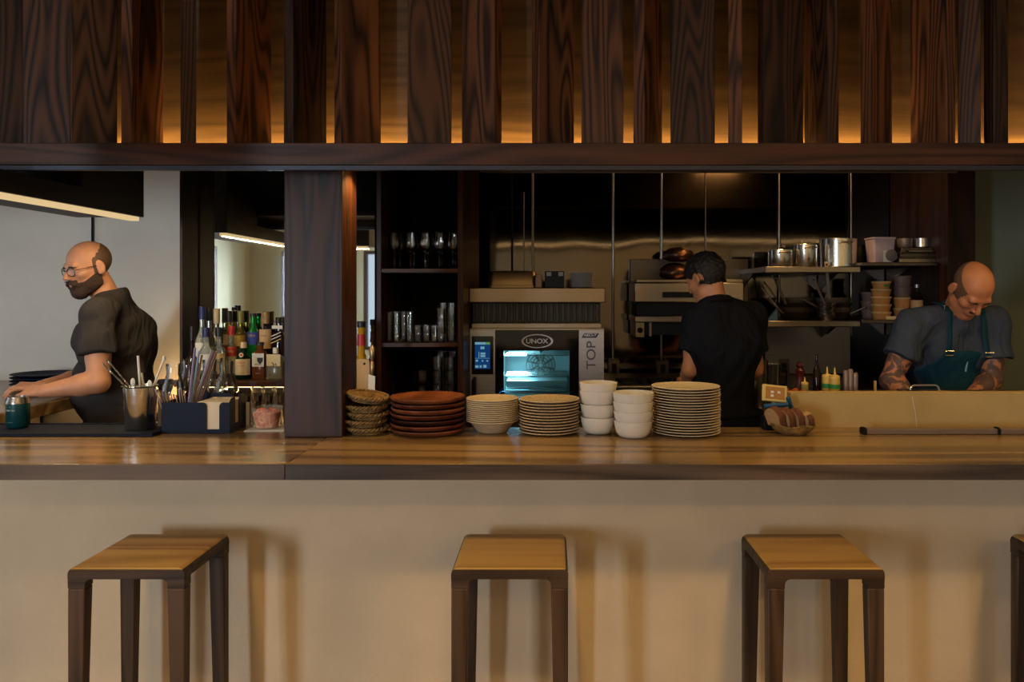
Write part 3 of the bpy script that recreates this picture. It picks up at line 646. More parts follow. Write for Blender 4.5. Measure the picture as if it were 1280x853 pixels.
# ------------------------------------------------------------------ L-shaped return counter behind the bar, trays on it
rt = thing('return_counter', 'wooden side counter running back along the bartender, plates stacked on it', 'counter', (-2.6, 3.8, 0))
ZR = 1.098; xe = X(0, 3.3)
part('slab', MB().box(-3.4, xe, 3.20, 4.54, ZR - .055, ZR), COUNTER, rt, .004)
part('body', MB().box(-3.38, xe - .04, 3.22, 3.62, .0, ZR - .0555), PLASTER, rt); part('fridge', MB().box(-3.38, xe - .03, 3.63, 4.5, .0, ZR - .0555), flat('fridge_grey', rgb(70, 64, 54), .4), rt, .004)
tray = MB().lathe([(0, 0), (.125, 0), (.150, .012), (.162, .014), (.162, .017), (.148, .016), (.122, .004), (0, .004)], 48)
for i in range(4):
    o = single('navy_plate', tray, NAVY, 'dark navy serving plate, %s in the stack behind the bartender arm' % ('bottom one', 'second from the bottom', 'second from the top', 'topmost')[i], 'plate', 'dark navy serving plates')
    d = 4.27; o.location = (X(57, d), d, ZR + .001 + .0172 * i)
# work station behind the counter: carafes and glasses
ws = thing('bar_station', 'low steel bar station behind the counter carrying carafes and glasses', 'counter', (-1.4, 3.7, 0))
ZS = 1.02
part('top', MB().box(-1.77, -.76, 3.30, 3.70, ZS - .03, ZS), STEEL, ws, .003); part('cabinet', MB().box(-1.75, -.78, 3.33, 3.66, 0, ZS - .0305), BLACK, ws)
CIT = rgb(190, 120, 40)
LIQ = [flat('amber_water', rgb(150, 104, 50), .1), flat('citrus_water', rgb(172, 128, 70), .1)]
DRINK = glass('amber_drink', (.95, .74, .48), .4)
def carafe(px, d, lab, ztop, R=.048):
    c = (X(px, d), d, ZS + .001); h = Z(ztop, d) - ZS - .001
    t = thing('glass_carafe', lab, 'carafe', c, 'glass carafes behind the caddy')
    part('drink', MB().lathe([(0, .005), (R * .93, .005), (R * .93, h * .46), (0, h * .46)], 28, c), DRINK, t)
    part('glass_wall', MB().lathe([(0, 0), (R, 0), (R, h * .55), (R * .95, h * .66), (R * .55, h * .84), (R * .62, h), (R * .56, h), (R * .5, h * .84), (R * .9, h * .65), (R * .95, h * .5), (R * .95, .004), (0, .004)], 32, c), GLASS, t)
    return t
carafe(217, 3.39, 'short glass carafe half hidden by the steel cup side of the straws', 455, .05); carafe(236, 3.5, 'tall glass carafe directly behind the long straws', 449); carafe(262, 3.48, 'glass carafe behind the leaning straw bundle', 450); carafe(283, 3.42, 'glass carafe standing nearest the squat green bottle', 452)
carafe(270, 3.6, 'rearmost glass carafe between the leaning straws and the green bottle', 448)
def tumbler_mb(R, h, c=(0, 0, 0), t=.0022, flute=0, base=.008, top=1.05):
    return MB().lathe([(0, 0), (R * .94, 0), (R, .003), (R * top, h), (R * top - t, h), (R - t, base), (0, base)], 28, c, 0, (lambda a, z: .02 * math.cos(a * flute)) if flute else None)
k = 0
for row, d in enumerate((3.36, 3.45, 3.54)):
    for px in (300, 314, 328, 342):
        k += 1; c = (X(px + row * 4, d), d, ZS + .001)
        single('water_glass', tumbler_mb(.026, (.115, .13, .16)[row] * (.85 if px < 310 else 1), c), GLASS, 'clear water glass, %s, in the %s row behind the tub of fruit' % (('nearest the caddy', 'second from the caddy', 'third from the caddy', 'nearest the square post')[(k - 1) % 4], ('front', 'middle', 'rear')[row]), 'glass', 'water glasses behind the tub')
lm = thing('jigger', 'small dark bar jigger beside the straws', 'jigger', at(207, 490, 3.32)); c = (X(207, 3.56), 3.56, ZS)
lm.location = c; BASE[lm.name] = Vector(c)
part('cone', MB().lathe([(0, .001), (.024, .001), (.03, .05), (.012, .1), (.034, .165), (.03, .165), (.008, .1), (0, .1)], 24, c), BLACK, lm)
part('lid', MB().lathe([(0, .166), (.036, .166), (.038, .175), (.03, .19), (0, .19)], 24, c), BLACK, lm)
# ------------------------------------------------------------------ bottle shelf and bottles
ZB = Z(477, 3.745); xa, xb = -1.799, X(446, 4.0)
bs = thing('bottle_shelf', 'brown timber stepped shelf carrying the spirit bottles before the mirror', 'shelf', ((xa + xb) / 2, 3.9, ZB - .03))
part('board', MB().box(xa + .002, xb, 3.745, 4.078, ZB - .026, ZB), FINX, bs, .002); part('step', MB().box(xa + .002, xb, 3.985, 4.078, ZB + .0005, ZB + .085), FINX, bs, .002)
strip('shelf_lamp', -1.76, -1.0, 3.79, 3.805, ZB - .034, ZB - .0265, 'added warm fill strip under the bottle shelf')  # added strip that gives the carafes and glasses a warm glow
area('shelf_lamp_glow', (-1.38, 3.78, ZB - .037), (-.5, 0, 0), .75, .012, 3.5, WARM)
structure('wall_back_bar_cabinet', MB().box(xa + .002, xb, 3.84, 4.078, 0, ZB - .0265), DARKX)
def gl(name, c, t=.5, rough=.06):
    m, nt, out = new_mat(name); bsdf(nt, out, **{'Base Color': c, 'Roughness': rough, 'Transmission Weight': t, 'IOR': 1.3, 'Specular IOR Level': .6}); return m
BG = {'clear': gl('clear_spirit', (.75, .78, .74), .75), 'green': gl('green_glass', rgb(30, 150, 60), .45), 'dkgreen': gl('dark_green_glass', rgb(10, 46, 34), .25), 'amber': gl('amber_spirit', rgb(120, 66, 28), .4),
      'brown': gl('dark_spirit', rgb(36, 16, 14), .2), 'olive': gl('olive_spirit', rgb(150, 134, 60), .6), 'gold': gl('gold_spirit', rgb(190, 150, 84), .6), 'yellow': gl('yellow_liqueur', rgb(196, 150, 30), .2), 'pale': gl('pale_spirit', rgb(190, 186, 160), .7)}
def cmat(n, c, metal=0., r=.4): return flat(n, c, r, metal, .05)
CAPS = {'blue': cmat('cap_blue', rgb(26, 42, 96)), 'navy': cmat('cap_navy', rgb(22, 26, 44)), 'red': cmat('cap_red', rgb(170, 34, 36)), 'cream': cmat('cap_cream', rgb(206, 180, 140)), 'tan': cmat('cap_tan', rgb(160, 124, 80)), 'black': cmat('cap_black', rgb(16, 14, 16)),
        'olive': cmat('cap_olive', rgb(120, 120, 58)), 'green': cmat('cap_green', rgb(24, 120, 50)), 'white': cmat('cap_white', rgb(214, 206, 192)), 'wood': cmat('cap_wood', rgb(150, 108, 66)), 'silver': cmat('cap_silver', rgb(170, 170, 170), .8, .3)}
LAB = {'cream': cmat('label_cream', rgb(220, 200, 160), 0, .7), 'white': cmat('label_white', rgb(222, 216, 204), 0, .7), 'blue': cmat('label_blue', rgb(54, 70, 150), 0, .6), 'black': cmat('label_black', rgb(20, 18, 18), 0, .6), 'red': cmat('label_red', rgb(200, 60, 40), 0, .6), 'tan': cmat('label_tan', rgb(206, 168, 120), 0, .7), 'gold': cmat('label_gold', rgb(196, 160, 80), .3, .5)}
INK = cmat('label_ink', rgb(60, 40, 30), 0, .8)
def bottle(px, d, z0, ztop, R, body, cap, labels, words, square=False, neck=.012, sh=.62, caph=.035, group='spirit bottles before the mirror', sub=()):
    c = Vector((X(px, d), d, z0 + .0006)); h = Z(ztop, d) - z0; t = thing('spirit_bottle', words, 'bottle', c, group); hb = h - caph
    if square:
        m = MB(); r = .012; lev = [(1, 0), (1, hb * sh), (.86, hb * (sh + .09)), (.4, hb * (sh + .16)), (neck / R, hb * (sh + .22)), (neck / R, hb)]
        base = [(Vector((x, y))) for x, y in rounded(-R, R, -R * .8, R * .8, r, 4)]; n = len(base); vs = []
        for k, z in lev: vs += [(c.x + p.x * k, c.y + p.y * k, c.z + z) for p in base]
        fs = [tuple(range(n))[::-1], tuple(len(vs) - n + i for i in range(n))]
        for a in range(len(lev) - 1): fs += [(a * n + i, a * n + (i + 1) % n, (a + 1) * n + (i + 1) % n, (a + 1) * n + i) for i in range(n)]
        m.add(vs, fs); part('glass_body', m, BG[body], t)
    else:
        part('glass_body', MB().lathe([(0, 0), (R * .92, 0), (R, .004), (R, hb * sh), (R * .93, hb * (sh + .06)), (R * .62, hb * (sh + .14)), (neck * 1.1, hb * (sh + .22)), (neck, hb * .95), (neck * 1.15, hb * .97), (neck * 1.1, hb), (0, hb)], 28, c), BG[body], t)
    part('cap', MB().lathe([(0, hb + .0004), (neck * 1.3, hb + .0004), (neck * 1.3, hb + caph - .002), (neck * 1.2, hb + caph), (0, hb + caph)], 20, c), CAPS[cap], t)
    for (f0, f1, lm) in labels:
        if square: o = part('label', MB().box(c.x - R * .86, c.x + R * .86, c.y - R * .8 - .0012, c.y - R * .8 - .0002, c.z + h * f0, c.z + h * f1), LAB[lm], t)
        else:
            n = 24; aa = [-PI / 2 + (k / n - .5) * 2.5 for k in range(n + 1)]; vs = [(c.x + (R + .0008) * math.cos(a), c.y + (R + .0008) * math.sin(a), c.z + h * f) for f in (f0, f1) for a in aa]
            o = part('label', MB().add(vs, [(k, k + 1, n + 2 + k, n + 1 + k) for k in range(n)]), LAB[lm], t)
    for (s, size, f, mt) in sub:
        if square: text_mesh('print', s, size, Matrix.Translation((c.x, c.y - R * .8 - .0016, c.z + h * f)) @ FRONT, mt, t, .0003)
        else: curved('print', s, size, c, R + .001, h * f, 0, mt, t)
    return t
z1, z2 = ZB + .001, ZB + .0865
dR = 4.046
bottle(253, 3.862, z1, 384, 0.0315, 'clear', 'blue', [(.15, .5, 'white')], 'clear spirit bottle with tall blue cap, back row beside the black end post', caph=.06)
bottle(271, 4.03, z2, 386, 0.0272, 'pale', 'cream', [(.2, .45, 'cream')], 'pale spirit bottle with tall cream cap in the back row', caph=.075)
bottle(286.5, dR, z2, 389, 0.0272, 'gold', 'navy', [(.28, .5, 'cream')], 'golden spirit bottle with long dark cap in the back row above the red-capped bottle', caph=.055)
bottle(301, dR, z2, 389, 0.0296, 'olive', 'olive', [(.25, .48, 'gold')], 'olive-gold bottle with long olive cap in the back row', caph=.06)
bottle(316.5, dR, z2, 392, 0.0315, 'green', 'navy', [(.3, .58, 'blue')], 'bright green glass bottle with blue label in the back row', caph=.018, sh=.55, sub=[('TEMA', .017, .5, LAB['gold'])])
bottle(332.5, dR, z2, 390, 0.0315, 'brown', 'tan', [(.2, .62, 'tan')], 'dark brown bottle with tan cap and long tan label in the back row', caph=.06, sub=[('OAK', .012, .48, INK)])
bk = bottle(348.5, dR, z2, 397, 0.0306, 'brown', 'black', [(.72, .8, 'white')], 'black square bottle with slanted gold stripe label next to the square timber post', square=True, caph=.03)
for k, o_ in enumerate((.0, .018, .034)):
    c = Vector((X(347, dR), dR - .032 * .8 - .0012, z2 + .085 + o_)); part('stripe', MB().obox(c, (.025, 0, .011), (0, .0006, 0), (-.0008, 0, .0018)), LAB['gold' if k == 0 else 'white'], bk)
d1 = 3.855
bottle(240, 3.62, ZS, 408, .036, 'brown', 'black', [], 'tall black bottle with thin spout standing on the bar station behind the straws', caph=.06, neck=.007, group=None)
bottle(262, 3.925, z1, 386, 0.0258, 'clear', 'navy', [(.2, .45, 'white')], 'slim clear bottle with tall navy cap, beside the tall blue-capped one', caph=.06)
bottle(257.5, 3.79, z1, 410, 0.0306, 'clear', 'blue', [(.2, .5, 'white')], 'clear bottle with bright blue cap in the front row behind the straws', caph=.045)
bottle(273.5, d1, z1, 409.5, 0.0353, 'clear', 'navy', [(.1, .5, 'cream')], 'clear bottle with near-black cap and cream label in the front row', caph=.045, sub=[('VAN', .014, .33, INK)])
bottle(289.5, 3.915, z1, 408, 0.0296, 'pale', 'red', [(.42, .6, 'red'), (.08, .415, 'cream')], 'bottle with red cap, red band and cream label in the front row', caph=.045, sub=[('ROKU', .015, .51, LAB['cream']), ('CANE', .008, .34, INK)])
bg_ = bottle(304.5, d1 - .01, z1, 428, 0.0372, 'dkgreen', 'cream', [(.12, .55, 'cream')], 'squat dark green round-shouldered bottle with cream label and red seal', caph=.028, sh=.62, sub=[('LONDON', .0095, .45, LAB['red']), ('DRY GIN', .0095, .37, LAB['red']), ('_______', .010, .2, INK)])
c = at(301.5, 444, d1 - .049); part('seal', MB().lathe([(0, 0), (.011, 0), (.011, .0012), (0, .0012)], 20).xf(Matrix.Translation(c) @ Matrix.Rotation(PI / 2, 4, 'X')), LAB['cream'], bg_); part('seal_dot', MB().lathe([(0, 0), (.006, 0), (.006, .0022), (0, .0022)], 16).xf(Matrix.Translation(c) @ Matrix.Rotation(PI / 2, 4, 'X')), LAB['red'], bg_)
b2 = bottle(325, d1, z1, 428, 0.0325, 'amber', 'black', [(.34, .7, 'white')], 'square amber bottle with white crest label in the front row', square=True, caph=.014, neck=.015, sh=.70, sub=[('DINGLE', .010, .40, INK), ('------', .012, .16, LAB['white'])])
c = at(325, 451, d1 - .0276); part('crest', MB().prism([(c.x - .014, c.z + .014), (c.x + .014, c.z + .014), (c.x + .013, c.z - .004), (c.x, c.z - .018), (c.x - .013, c.z - .004)], 'y', c.y - .0006, c.y + .0002), LAB['black'], b2)
b3 = bottle(344.5, d1, z1, 435, 0.0382, 'pale', 'white', [(.42, .80, 'cream')], 'low square pale bottle with cream label next to the square timber post', square=True, caph=.028, neck=.010, sh=.78)
c = at(342, 456, d1 - .0322)
for a, e in (((-.010, .010), (.004, -.001)), ((.004, .001), (-.010, -.012)), ((.009, .006), (.013, -.006))): part('glyph', MB().bar(c + Vector((a[0], 0, a[1])), c + Vector((e[0], 0, e[1])), .0006, .004), INK, b3)

# gap between post and cabinet: bottle, cutting board, jiggers
structure('wall_gap_shelf', MB().box(X(437, 3.9), X(470, 3.9), 3.72, 4.078, 0, 1.0), DARKX)
bottle(451.5, 3.94, 1.0, 402, .042, 'yellow', 'navy', [], 'yellow liqueur bottle with red neck wrap behind the cutting board', neck=.016, sh=.46, caph=.03, group=None)
part('neck_wrap', MB().lathe([(.0215, .335), (.019, .36), (.0185, .392), (.0168, .392), (.0168, .335), (.0215, .335)], 20, (X(451.5, 3.94), 3.94, 1.0)), CAPS['red'], bpy.data.objects[[o.name for o in bpy.data.objects if o.get('label', '').startswith('yellow liqueur')][0]])
cb = MB(); d = 3.83; pr = rounded(X(440, d), X(462.5, d), 1.001, Z(449, d), .015, 5)
cbt = thing('cutting_board', 'pale wooden cutting board standing between the square post and the glass cabinet', 'board', (X(452, d), d, 1.001))
part('board', MB().prism(pr, 'y', d - .009, d + .009), wood('maple_board', rgb(170, 132, 88), rgb(206, 170, 120), 'z', 6, 3, 12, .5), cbt, .002)
part('hang_hole', MB().lathe([(0, 0), (.006, 0), (.006, .001), (0, .001)], 16).xf(Matrix.Translation(at(455.5, 455, d - .009)) @ Matrix.Rotation(PI / 2, 4, 'X')), BLACK, cbt)
jt = thing('corkscrew', 'ornate brass bar tool hanging beside the cutting board', 'tool', at(465, 470, 3.80)); c = at(465.5, 456, 3.80)
c.z = 1.001; jt.location = c; BASE[jt.name] = Vector(c)
part('shaft', MB().lathe([(0, .0), (.014, .0), (.014, .14), (.009, .15), (.012, .19), (.006, .2), (.012, .22), (.012, .26), (.007, .27), (.014, .29), (.016, .33), (.006, .345), (0, .36)], 18, c), BRASS, jt)
part('cloth', MB().prism([(c.x - .016, 1.13), (c.x + .016, 1.13), (c.x + .018, 1.2), (c.x - .014, 1.21)], 'y', 3.778, 3.784), PAPER, jt, .001)

# ------------------------------------------------------------------ tall glass cabinet
cf, cbk = 4.1, 5.0
L0, L1, R0, R1 = X(470, cf), X(476.5, cf), X(572, cf), X(579, cf); ZC = 2.9
gc = thing('glass_cabinet', 'tall narrow black open cabinet with shelves of glassware beside the oven', 'cabinet', ((L0 + R1) / 2, cf, 0))
part('side_panel', MB().box(L0, L1, cf, cbk, 0, ZC), FIN, gc, .002); part('side_panel', MB().box(R0, R1, cf, cbk, 0, ZC), FIN, gc, .002)
part('back_panel', MB().box(L1 + .0005, R0 - .0005, cbk - .02, cbk, 0, ZC), BLACK, gc)
SH = [Z(336, cf), Z(429, cf), 1.045]
for zz in SH: part('shelf', MB().box(L1 + .0005, R0 - .0005, cf + .004, cbk - .0205, zz - .021, zz), FINX, gc, .001)
WG = thing('wine_glass', 'x', 'glass', (0, 0, 0), 'wine glasses on the top shelf')
H = .193; part('goblet', MB().lathe([(0, 0), (.032, 0), (.033, .0015), (.006, .006), (.0035, .02), (.0035, .080), (.008, .088), (.030, .105), (.0355, .125), (.0345, .150), (.030, H), (.0285, H), (.033, .15), (.034, .125), (.0285, .106), (0, .091)], 28), GLASS, WG)
k = 0
for row, d in enumerate((4.22, 4.36)):
    for j in range(5):
        px = ((493, 513, 531.5, 549, 566), (500, 517.5, 535, 552.3, 569.5))[row][j]; k += 1
        place(WG if k == 1 else copy_tree(WG), (X(px, d), d, SH[0] + .001), 0, '%s upright wine glass from the cutting board end, %s row on the top shelf' % (ORD[j], ('front', 'rear')[row]))
def tum(px, d, z, R, h, lab, name='tumbler', group='tumblers on the middle shelf', flute=0, inv=False):
    m = tumbler_mb(R, h, (0, 0, 0), .002, flute)
    if inv: m.xf(Matrix.Translation((0, 0, h)) @ Matrix.Rotation(PI, 4, 'X'))
    o = single(name, m, GLASS, lab, 'glass', group); o.location = (X(px, d), d, z); return o
for j, (px, d) in enumerate(((487, 4.18), (495.5, 4.15), (504, 4.25), (511.5, 4.15), (494, 4.34), (504.5, 4.36), (514.5, 4.34))):
    tum(px, d, SH[1] + .001, .0185, .155, 'tall slim tumbler, %s of seven on the middle shelf' % ORD[j], group='slim tumblers on the middle shelf')
for j, px in enumerate((522, 533, 543)): tum(px, 4.16, SH[1] + .001, .0215, .088, 'short straight tumbler, %s of three between the slim and the stacked tumblers' % ORD[j], group='short tumblers on the middle shelf')
for j, (px, d) in enumerate(((550.5, 4.16), (564, 4.16), (554, 4.27), (565, 4.28))):
    for q in range(2): tum(px, d, SH[1] + .001 + q * (.088 if j < 2 else .102), .0235, .088 if j < 2 else .1, 'ridged tumbler, %s of the %s stack at the oven end, middle shelf' % (('bottom', 'top')[q], ('outer front', 'inner front', 'outer rear', 'inner rear')[j]), group='stacked ridged tumblers', flute=12)
for j, px in enumerate((528, 546, 562)):
    for q in range(3 if j else 2): tum(px, 4.17, SH[2] + .001 + q * .0715, .031, .071, 'stacked rocks glass, %s in the %s column, bottom cabinet shelf' % (('lowest', 'second', 'third')[q], ('cutting board side', 'middle', 'oven side')[j]), 'rocks_glass', 'stacked rocks glasses', 8)
for j, (px, d) in enumerate(((551, 4.3), (565.5, 4.3))): tum(px, d, SH[2] + .001, .028, .235, 'tall pitcher glass, %s of two behind the stacked rocks glasses' % ORD[j], 'mixing_glass', 'mixing glasses', 10)
CP = MB().lathe([(r_ * .78, z_) for r_, z_ in [(0, .095), (.030, .095), (.031, .0935), (.005, .089), (.0035, .07), (.004, .045), (.02, .035), (.041, .004), (.043, .0), (.040, .0), (.018, .032), (0, .04)]], 28)
for j, (px, d) in enumerate(((492, 4.17), (500, 4.27), (508.5, 4.17), (504, 4.42), (517, 4.36))):
    o = single('coupe_glass', CP, GLASS, 'upside-down coupe glass, %s of five on the bottom cabinet shelf' % ORD[j], 'glass', 'upside-down coupe glasses'); o.location = (X(px, d), d, SH[2] + .001)

# ------------------------------------------------------------------ cooking line: benches, oven, wall grill
bn = thing('cook_bench', 'dark steel cooking bench along the kitchen wall', 'bench', (1, 5.0, 0))
DSTEEL = steel('dark_steel', rgb(104, 96, 88), .35)
BX0 = -.4525
part('top', MB().box(BX0, 2.28, 4.42, 5.44, .90, .94), STEEL, bn, .004); part('body', MB().box(BX0, 2.28, 4.46, 5.44, .0, .899), DSTEEL, bn)
rg = thing('range_top', 'low dark steel range with front rail between the oven and the dark-haired cook', 'stove', (X(815, 4.5), 4.8, .9405))
x0, x1 = X(762, 4.45), X(935, 4.45)
part('body', MB().box(x0, x1, 4.45, 5.30, .941, Z(486, 4.45)), DSTEEL, rg, .004)
part('front_rail', MB().tube([(x0, 4.43, Z(484, 4.43)), (x1, 4.43, Z(484, 4.43))], .010, 10), STEEL, rg)
part('riser', MB().box(x0, x1, 5.22, 5.30, Z(486, 4.45) + .0005, Z(472, 5.2)), DSTEEL, rg, .003)
for k in range(4):
    xx = x0 + .06 + k * .175; part('grate', MB().box(xx, xx + .16, 4.52, 4.53, Z(486, 4.45) + .0005, Z(486, 4.45) + .02).box(xx, xx + .16, 4.8, 4.81, Z(486, 4.45) + .0005, Z(486, 4.45) + .02).box(xx + .02, xx + .03, 4.53, 4.8, Z(486, 4.45) + .0005, Z(486, 4.45) + .02).box(xx + .13, xx + .14, 4.53, 4.8, Z(486, 4.45) + .0005, Z(486, 4.45) + .02), BLACK, rg)
f = 4.40
def OX(p): return X(p, f)
def OZ(p): return Z(p, f)
ov = thing('combi_oven', 'steel combi oven with lit blue glass door and touch screen', 'oven', (OX(671), f + .3, .9405))
zb, zt = .985, OZ(413)
part('shell', MB().box(OX(587.3), OX(755), f + .05, f + .72, zb, zt), STEEL, ov, .004)
# cavity: a hollow box standing behind the door glass
wx0, wx1, wz0, wz1 = OX(629.5), OX(712), OZ(502), OZ(438.5)
bpy.data.objects.remove(bpy.data.objects[[o.name for o in ov.children if o.name.startswith('shell')][0]])
ci = .45
sh_ = MB()
sh_.box(OX(587.3), wx0 - .01, f + .05, f + .72, zb, zt).box(wx1 + .01, OX(755), f + .05, f + .72, zb, zt).box(wx0 - .01, wx1 + .01, f + .05, f + .72, wz1 + .01, zt).box(wx0 - .01, wx1 + .01, f + .05, f + .72, zb, wz0 - .01).box(wx0 - .01, wx1 + .01, f + ci, f + .72, wz0 - .01, wz1 + .01)
part('shell', sh_, STEEL, ov)
LIN = steel('oven_lining', rgb(200, 206, 206), .38)
lg = MB(); e = .0004
lg.box(wx0 - .01, wx1 + .01, f + ci - .006, f + ci - e, wz0 - .01, wz1 + .01)
part('back_lining', lg, LIN, ov)
c = Vector((OX(674.5), f + ci - .012, OZ(466)))
fan = MB()
for rr in (.087, .068, .05, .032): fan.tube([c + Vector((rr * math.cos(k * PI / 18), 0, rr * math.sin(k * PI / 18))) for k in range(36)], .0035, 6, closed=True)
part('fan_guard', fan, CHROME, ov)
fb = MB()
for k in range(8):
    a = k * PI / 4; fb.bar(c + Vector((.012 * math.cos(a), .002, .012 * math.sin(a))), c + Vector((.082 * math.cos(a + .5), .002, .082 * math.sin(a + .5))), .004, .012)
part('fan_blade', fb, DSTEEL, ov)
rk = MB()
for zz in (OZ(446), OZ(473), OZ(490)):
    for yy in np.linspace(f + .08, f + .40, 5): rk.tube([(wx0 + .002, yy, zz), (wx1 - .002, yy, zz)], .0026, 6)
part('oven_rack', rk, CHROME, ov)
part('drip_tray', MB().box(wx0 + .012, wx1 - .012, f + .07, f + .36, OZ(486), OZ(478)), steel('perforated_tray', rgb(206, 206, 200), .3), ov, .002)
part('probe', MB().tube([(OX(675), f + .30, wz1 - .002), (OX(675), f + .30, OZ(460))], .005, 8), PAPER, ov)
area('oven_lamp', (OX(640), f + .14, wz1 - .012), (0, 0, 0), .14, .2, 20., (.5, .86, 1.0), 125)
dr = MB(); y0, y1 = f + .012, f + .045
D0, D1 = OX(619), OX(723.5)
dr.box(D0, wx0, y0, y1, zb, zt).box(wx1, D1, y0, y1, zb, zt).box(wx0, wx1, y0, y1, wz1, zt).box(wx0, wx1, y0, y1, zb, wz0)
door = part('door', dr, flat('black_glass', rgb(10, 12, 16), .08, var=.02), ov)
part('door_glass', MB().box(wx0, wx1, y0 + .01, y0 + .015, wz0, wz1), glass('oven_glass', (.62, .84, .92), .5), door)
part('edge_trim', MB().box(OX(587.3), OX(755), f + .008, f + .05, zt + .0003, zt + .010), STEEL, ov)
# oval badge
ov_c = (OX(671.5), OZ(426.8)); rx, rz = OX(691.5) - OX(671.5), .0385
bd = MB()
pts = lambda k, n=48: [(ov_c[0] + rx * k * math.cos(2 * PI * i / n), ov_c[1] + rz * k * math.sin(2 * PI * i / n)) for i in range(n)]
o1, o2 = pts(1), pts(.86); n = 48
vs = [(p[0], y0 - .002, p[1]) for p in o1] + [(p[0], y0 - .002, p[1]) for p in o2]; bd.add(vs, [(i, (i + 1) % n, n + (i + 1) % n, n + i) for i in range(n)])
BADGE = flat('badge_silver', rgb(196, 196, 200), .4, var=.02)
part('badge_ring', bd, BADGE, door)
text_mesh('badge_lettering', 'UNOX', .036, Matrix.Translation((ov_c[0] - .002, y0 - .002, ov_c[1] - .001)) @ FRONT @ Matrix.Scale(1.12, 4, (1, 0, 0)), BADGE, door, .0006, .0008)
cpn = part('control_panel', MB().box(OX(587.3), OX(618.7), f + .010, f + .05, zb, zt), steel('panel_steel', rgb(186, 186, 196), .35), ov)
part('screen_bezel', MB().box(OX(589.5), OX(616.5), f + .006, f + .0095, OZ(468.5), OZ(420.5)), flat('bezel_black', rgb(12, 12, 14), .15), cpn)
SCR = emit('screen_blue', rgb(30, 84, 150), .55); SCL = emit('screen_light', rgb(150, 210, 235), .6); SCG = emit('screen_green', rgb(120, 190, 110), .6)
ys = f + .0052
part('screen', MB().box(OX(593.5), OX(612.5), ys, f + .0059, OZ(461.5), OZ(428)), SCR, cpn)
def scr(a, b, c_, d_, m): part('icon', MB().box(OX(a), OX(b), ys - .0006, ys - .0001, OZ(d_), OZ(c_)), m, cpn)
scr(593.6, 607, 428, 431, SCL); scr(607.3, 612.4, 428, 431, SCG); scr(600.5, 605.5, 433.5, 436.8, SCL); scr(598.2, 599, 440, 447.5, SCL); scr(600.5, 606.6, 441, 443.5, SCL); scr(600.5, 606.6, 444.2, 446.7, SCL); scr(593.8, 612.2, 448, 448.4, SCL)
scr(594.5, 597.5, 450, 452.5, SCL); scr(602, 604, 450.5, 452.5, SCL); scr(608, 610, 450.5, 452.5, SCL); scr(594, 598, 457, 460, SCL); scr(599.5, 602, 457, 460, SCL); scr(604, 608, 456.5, 460, SCL)
part('handle', MB().tube([(OX(593), f + .008, OZ(474)), (OX(593), f - .03, OZ(475)), (OX(593), f - .03, OZ(505)), (OX(593), f + .008, OZ(507))], .012, 8), BLACK, cpn)
sp_ = part('side_panel', MB().box(OX(723.8), OX(755), f + .010, f + .05, zb, zt), steel('panel_steel_2', rgb(190, 190, 204), .35), ov)
GREYT = flat('grey_print', rgb(84, 76, 80), .5)
text_mesh('lettering', 'TOP', .072, Matrix.Translation((OX(739.5), f + .0095, OZ(444.5))) @ FRONT @ Matrix.Rotation(PI / 2, 4, 'Z') @ Matrix.Scale(1.12, 4, (1, 0, 0)), GREYT, sp_, .0004, .0004)
INDIGO = flat('indigo_print', rgb(34, 26, 84), .5)
z0_, z1_ = OZ(422.6), OZ(416.8); part('sticker', MB().prism([(OX(727), z0_), (OX(745.5), z0_), (OX(749), z1_), (OX(730.5), z1_)], 'y', f + .0085, f + .0098), INDIGO, sp_)
text_mesh('sticker_lettering', 'NECUT', .021, Matrix.Translation((OX(738), f + .0082, OZ(419.4))) @ FRONT @ Matrix(((1, .35, 0, 0), (0, 1, 0, 0), (0, 0, 1, 0), (0, 0, 0, 1))), PAPER, sp_, .0003, .0003)
part('foot', MB().box(OX(590), OX(600), f + .08, f + .12, .9405, zb), BLACK, ov); part('foot', MB().box(OX(742), OX(752), f + .08, f + .12, .9405, zb), BLACK, ov); part('foot', MB().box(OX(590), OX(600), f + .6, f + .64, .9405, zb), BLACK, ov); part('foot', MB().box(OX(742), OX(752), f + .6, f + .64, .9405, zb), BLACK, ov)
# hood above the oven
hd = thing('oven_hood', 'brushed steel hood box above the combi oven, pan and plates lying on it', 'hood', (OX(671), f + .3, zt + .011))
part('lower_band', MB().box(OX(589), OX(752), f + .02, f + .70, zt + .0105, OZ(404.5)), STEEL, hd, .002)
part('filter_box', MB().box(OX(589), OX(752), f + .10, f + .70, OZ(404.5) + .0005, OZ(378.5)), flat('filter_black', rgb(12, 12, 14), .3), hd)
for k in range(22):
    xx = OX(592 + k * 7.3); part('filter_slat', MB().box(xx, xx + .022, f + .085, f + .0995, OZ(403.5), OZ(379.5)), flat('slat_black', rgb(10, 10, 12), .3) if k == 0 else bpy.data.materials['slat_black'], hd, .003)
part('canopy', MB().box(OX(587), OX(756), f - .02, f + .70, OZ(378.5) + .0005, OZ(360)), steel('hood_steel', rgb(146, 128, 108), .3), hd, .004)
zh = OZ(360) + .001
pn = thing('roasting_pan', 'brown-grey upturned roasting pan resting on the oven hood', 'pan', (OX(637), f + .25, zh))
vs = []; 
for k, z in ((1, 0), (1, .012), (.97, .014), (.95, .03), (.92, .082), (.86, .094), (.5, .097)): vs.append((k, z))
bse = rounded(-.145, .145, -.12, .12, .035, 5); n = len(bse); V = []
for k, z in vs: V += [(OX(639) + p[0] * k, f + .2 + p[1] * k, zh + z) for p in bse]
F = [tuple(range(n))[::-1], tuple(len(V) - n + i for i in range(n))]
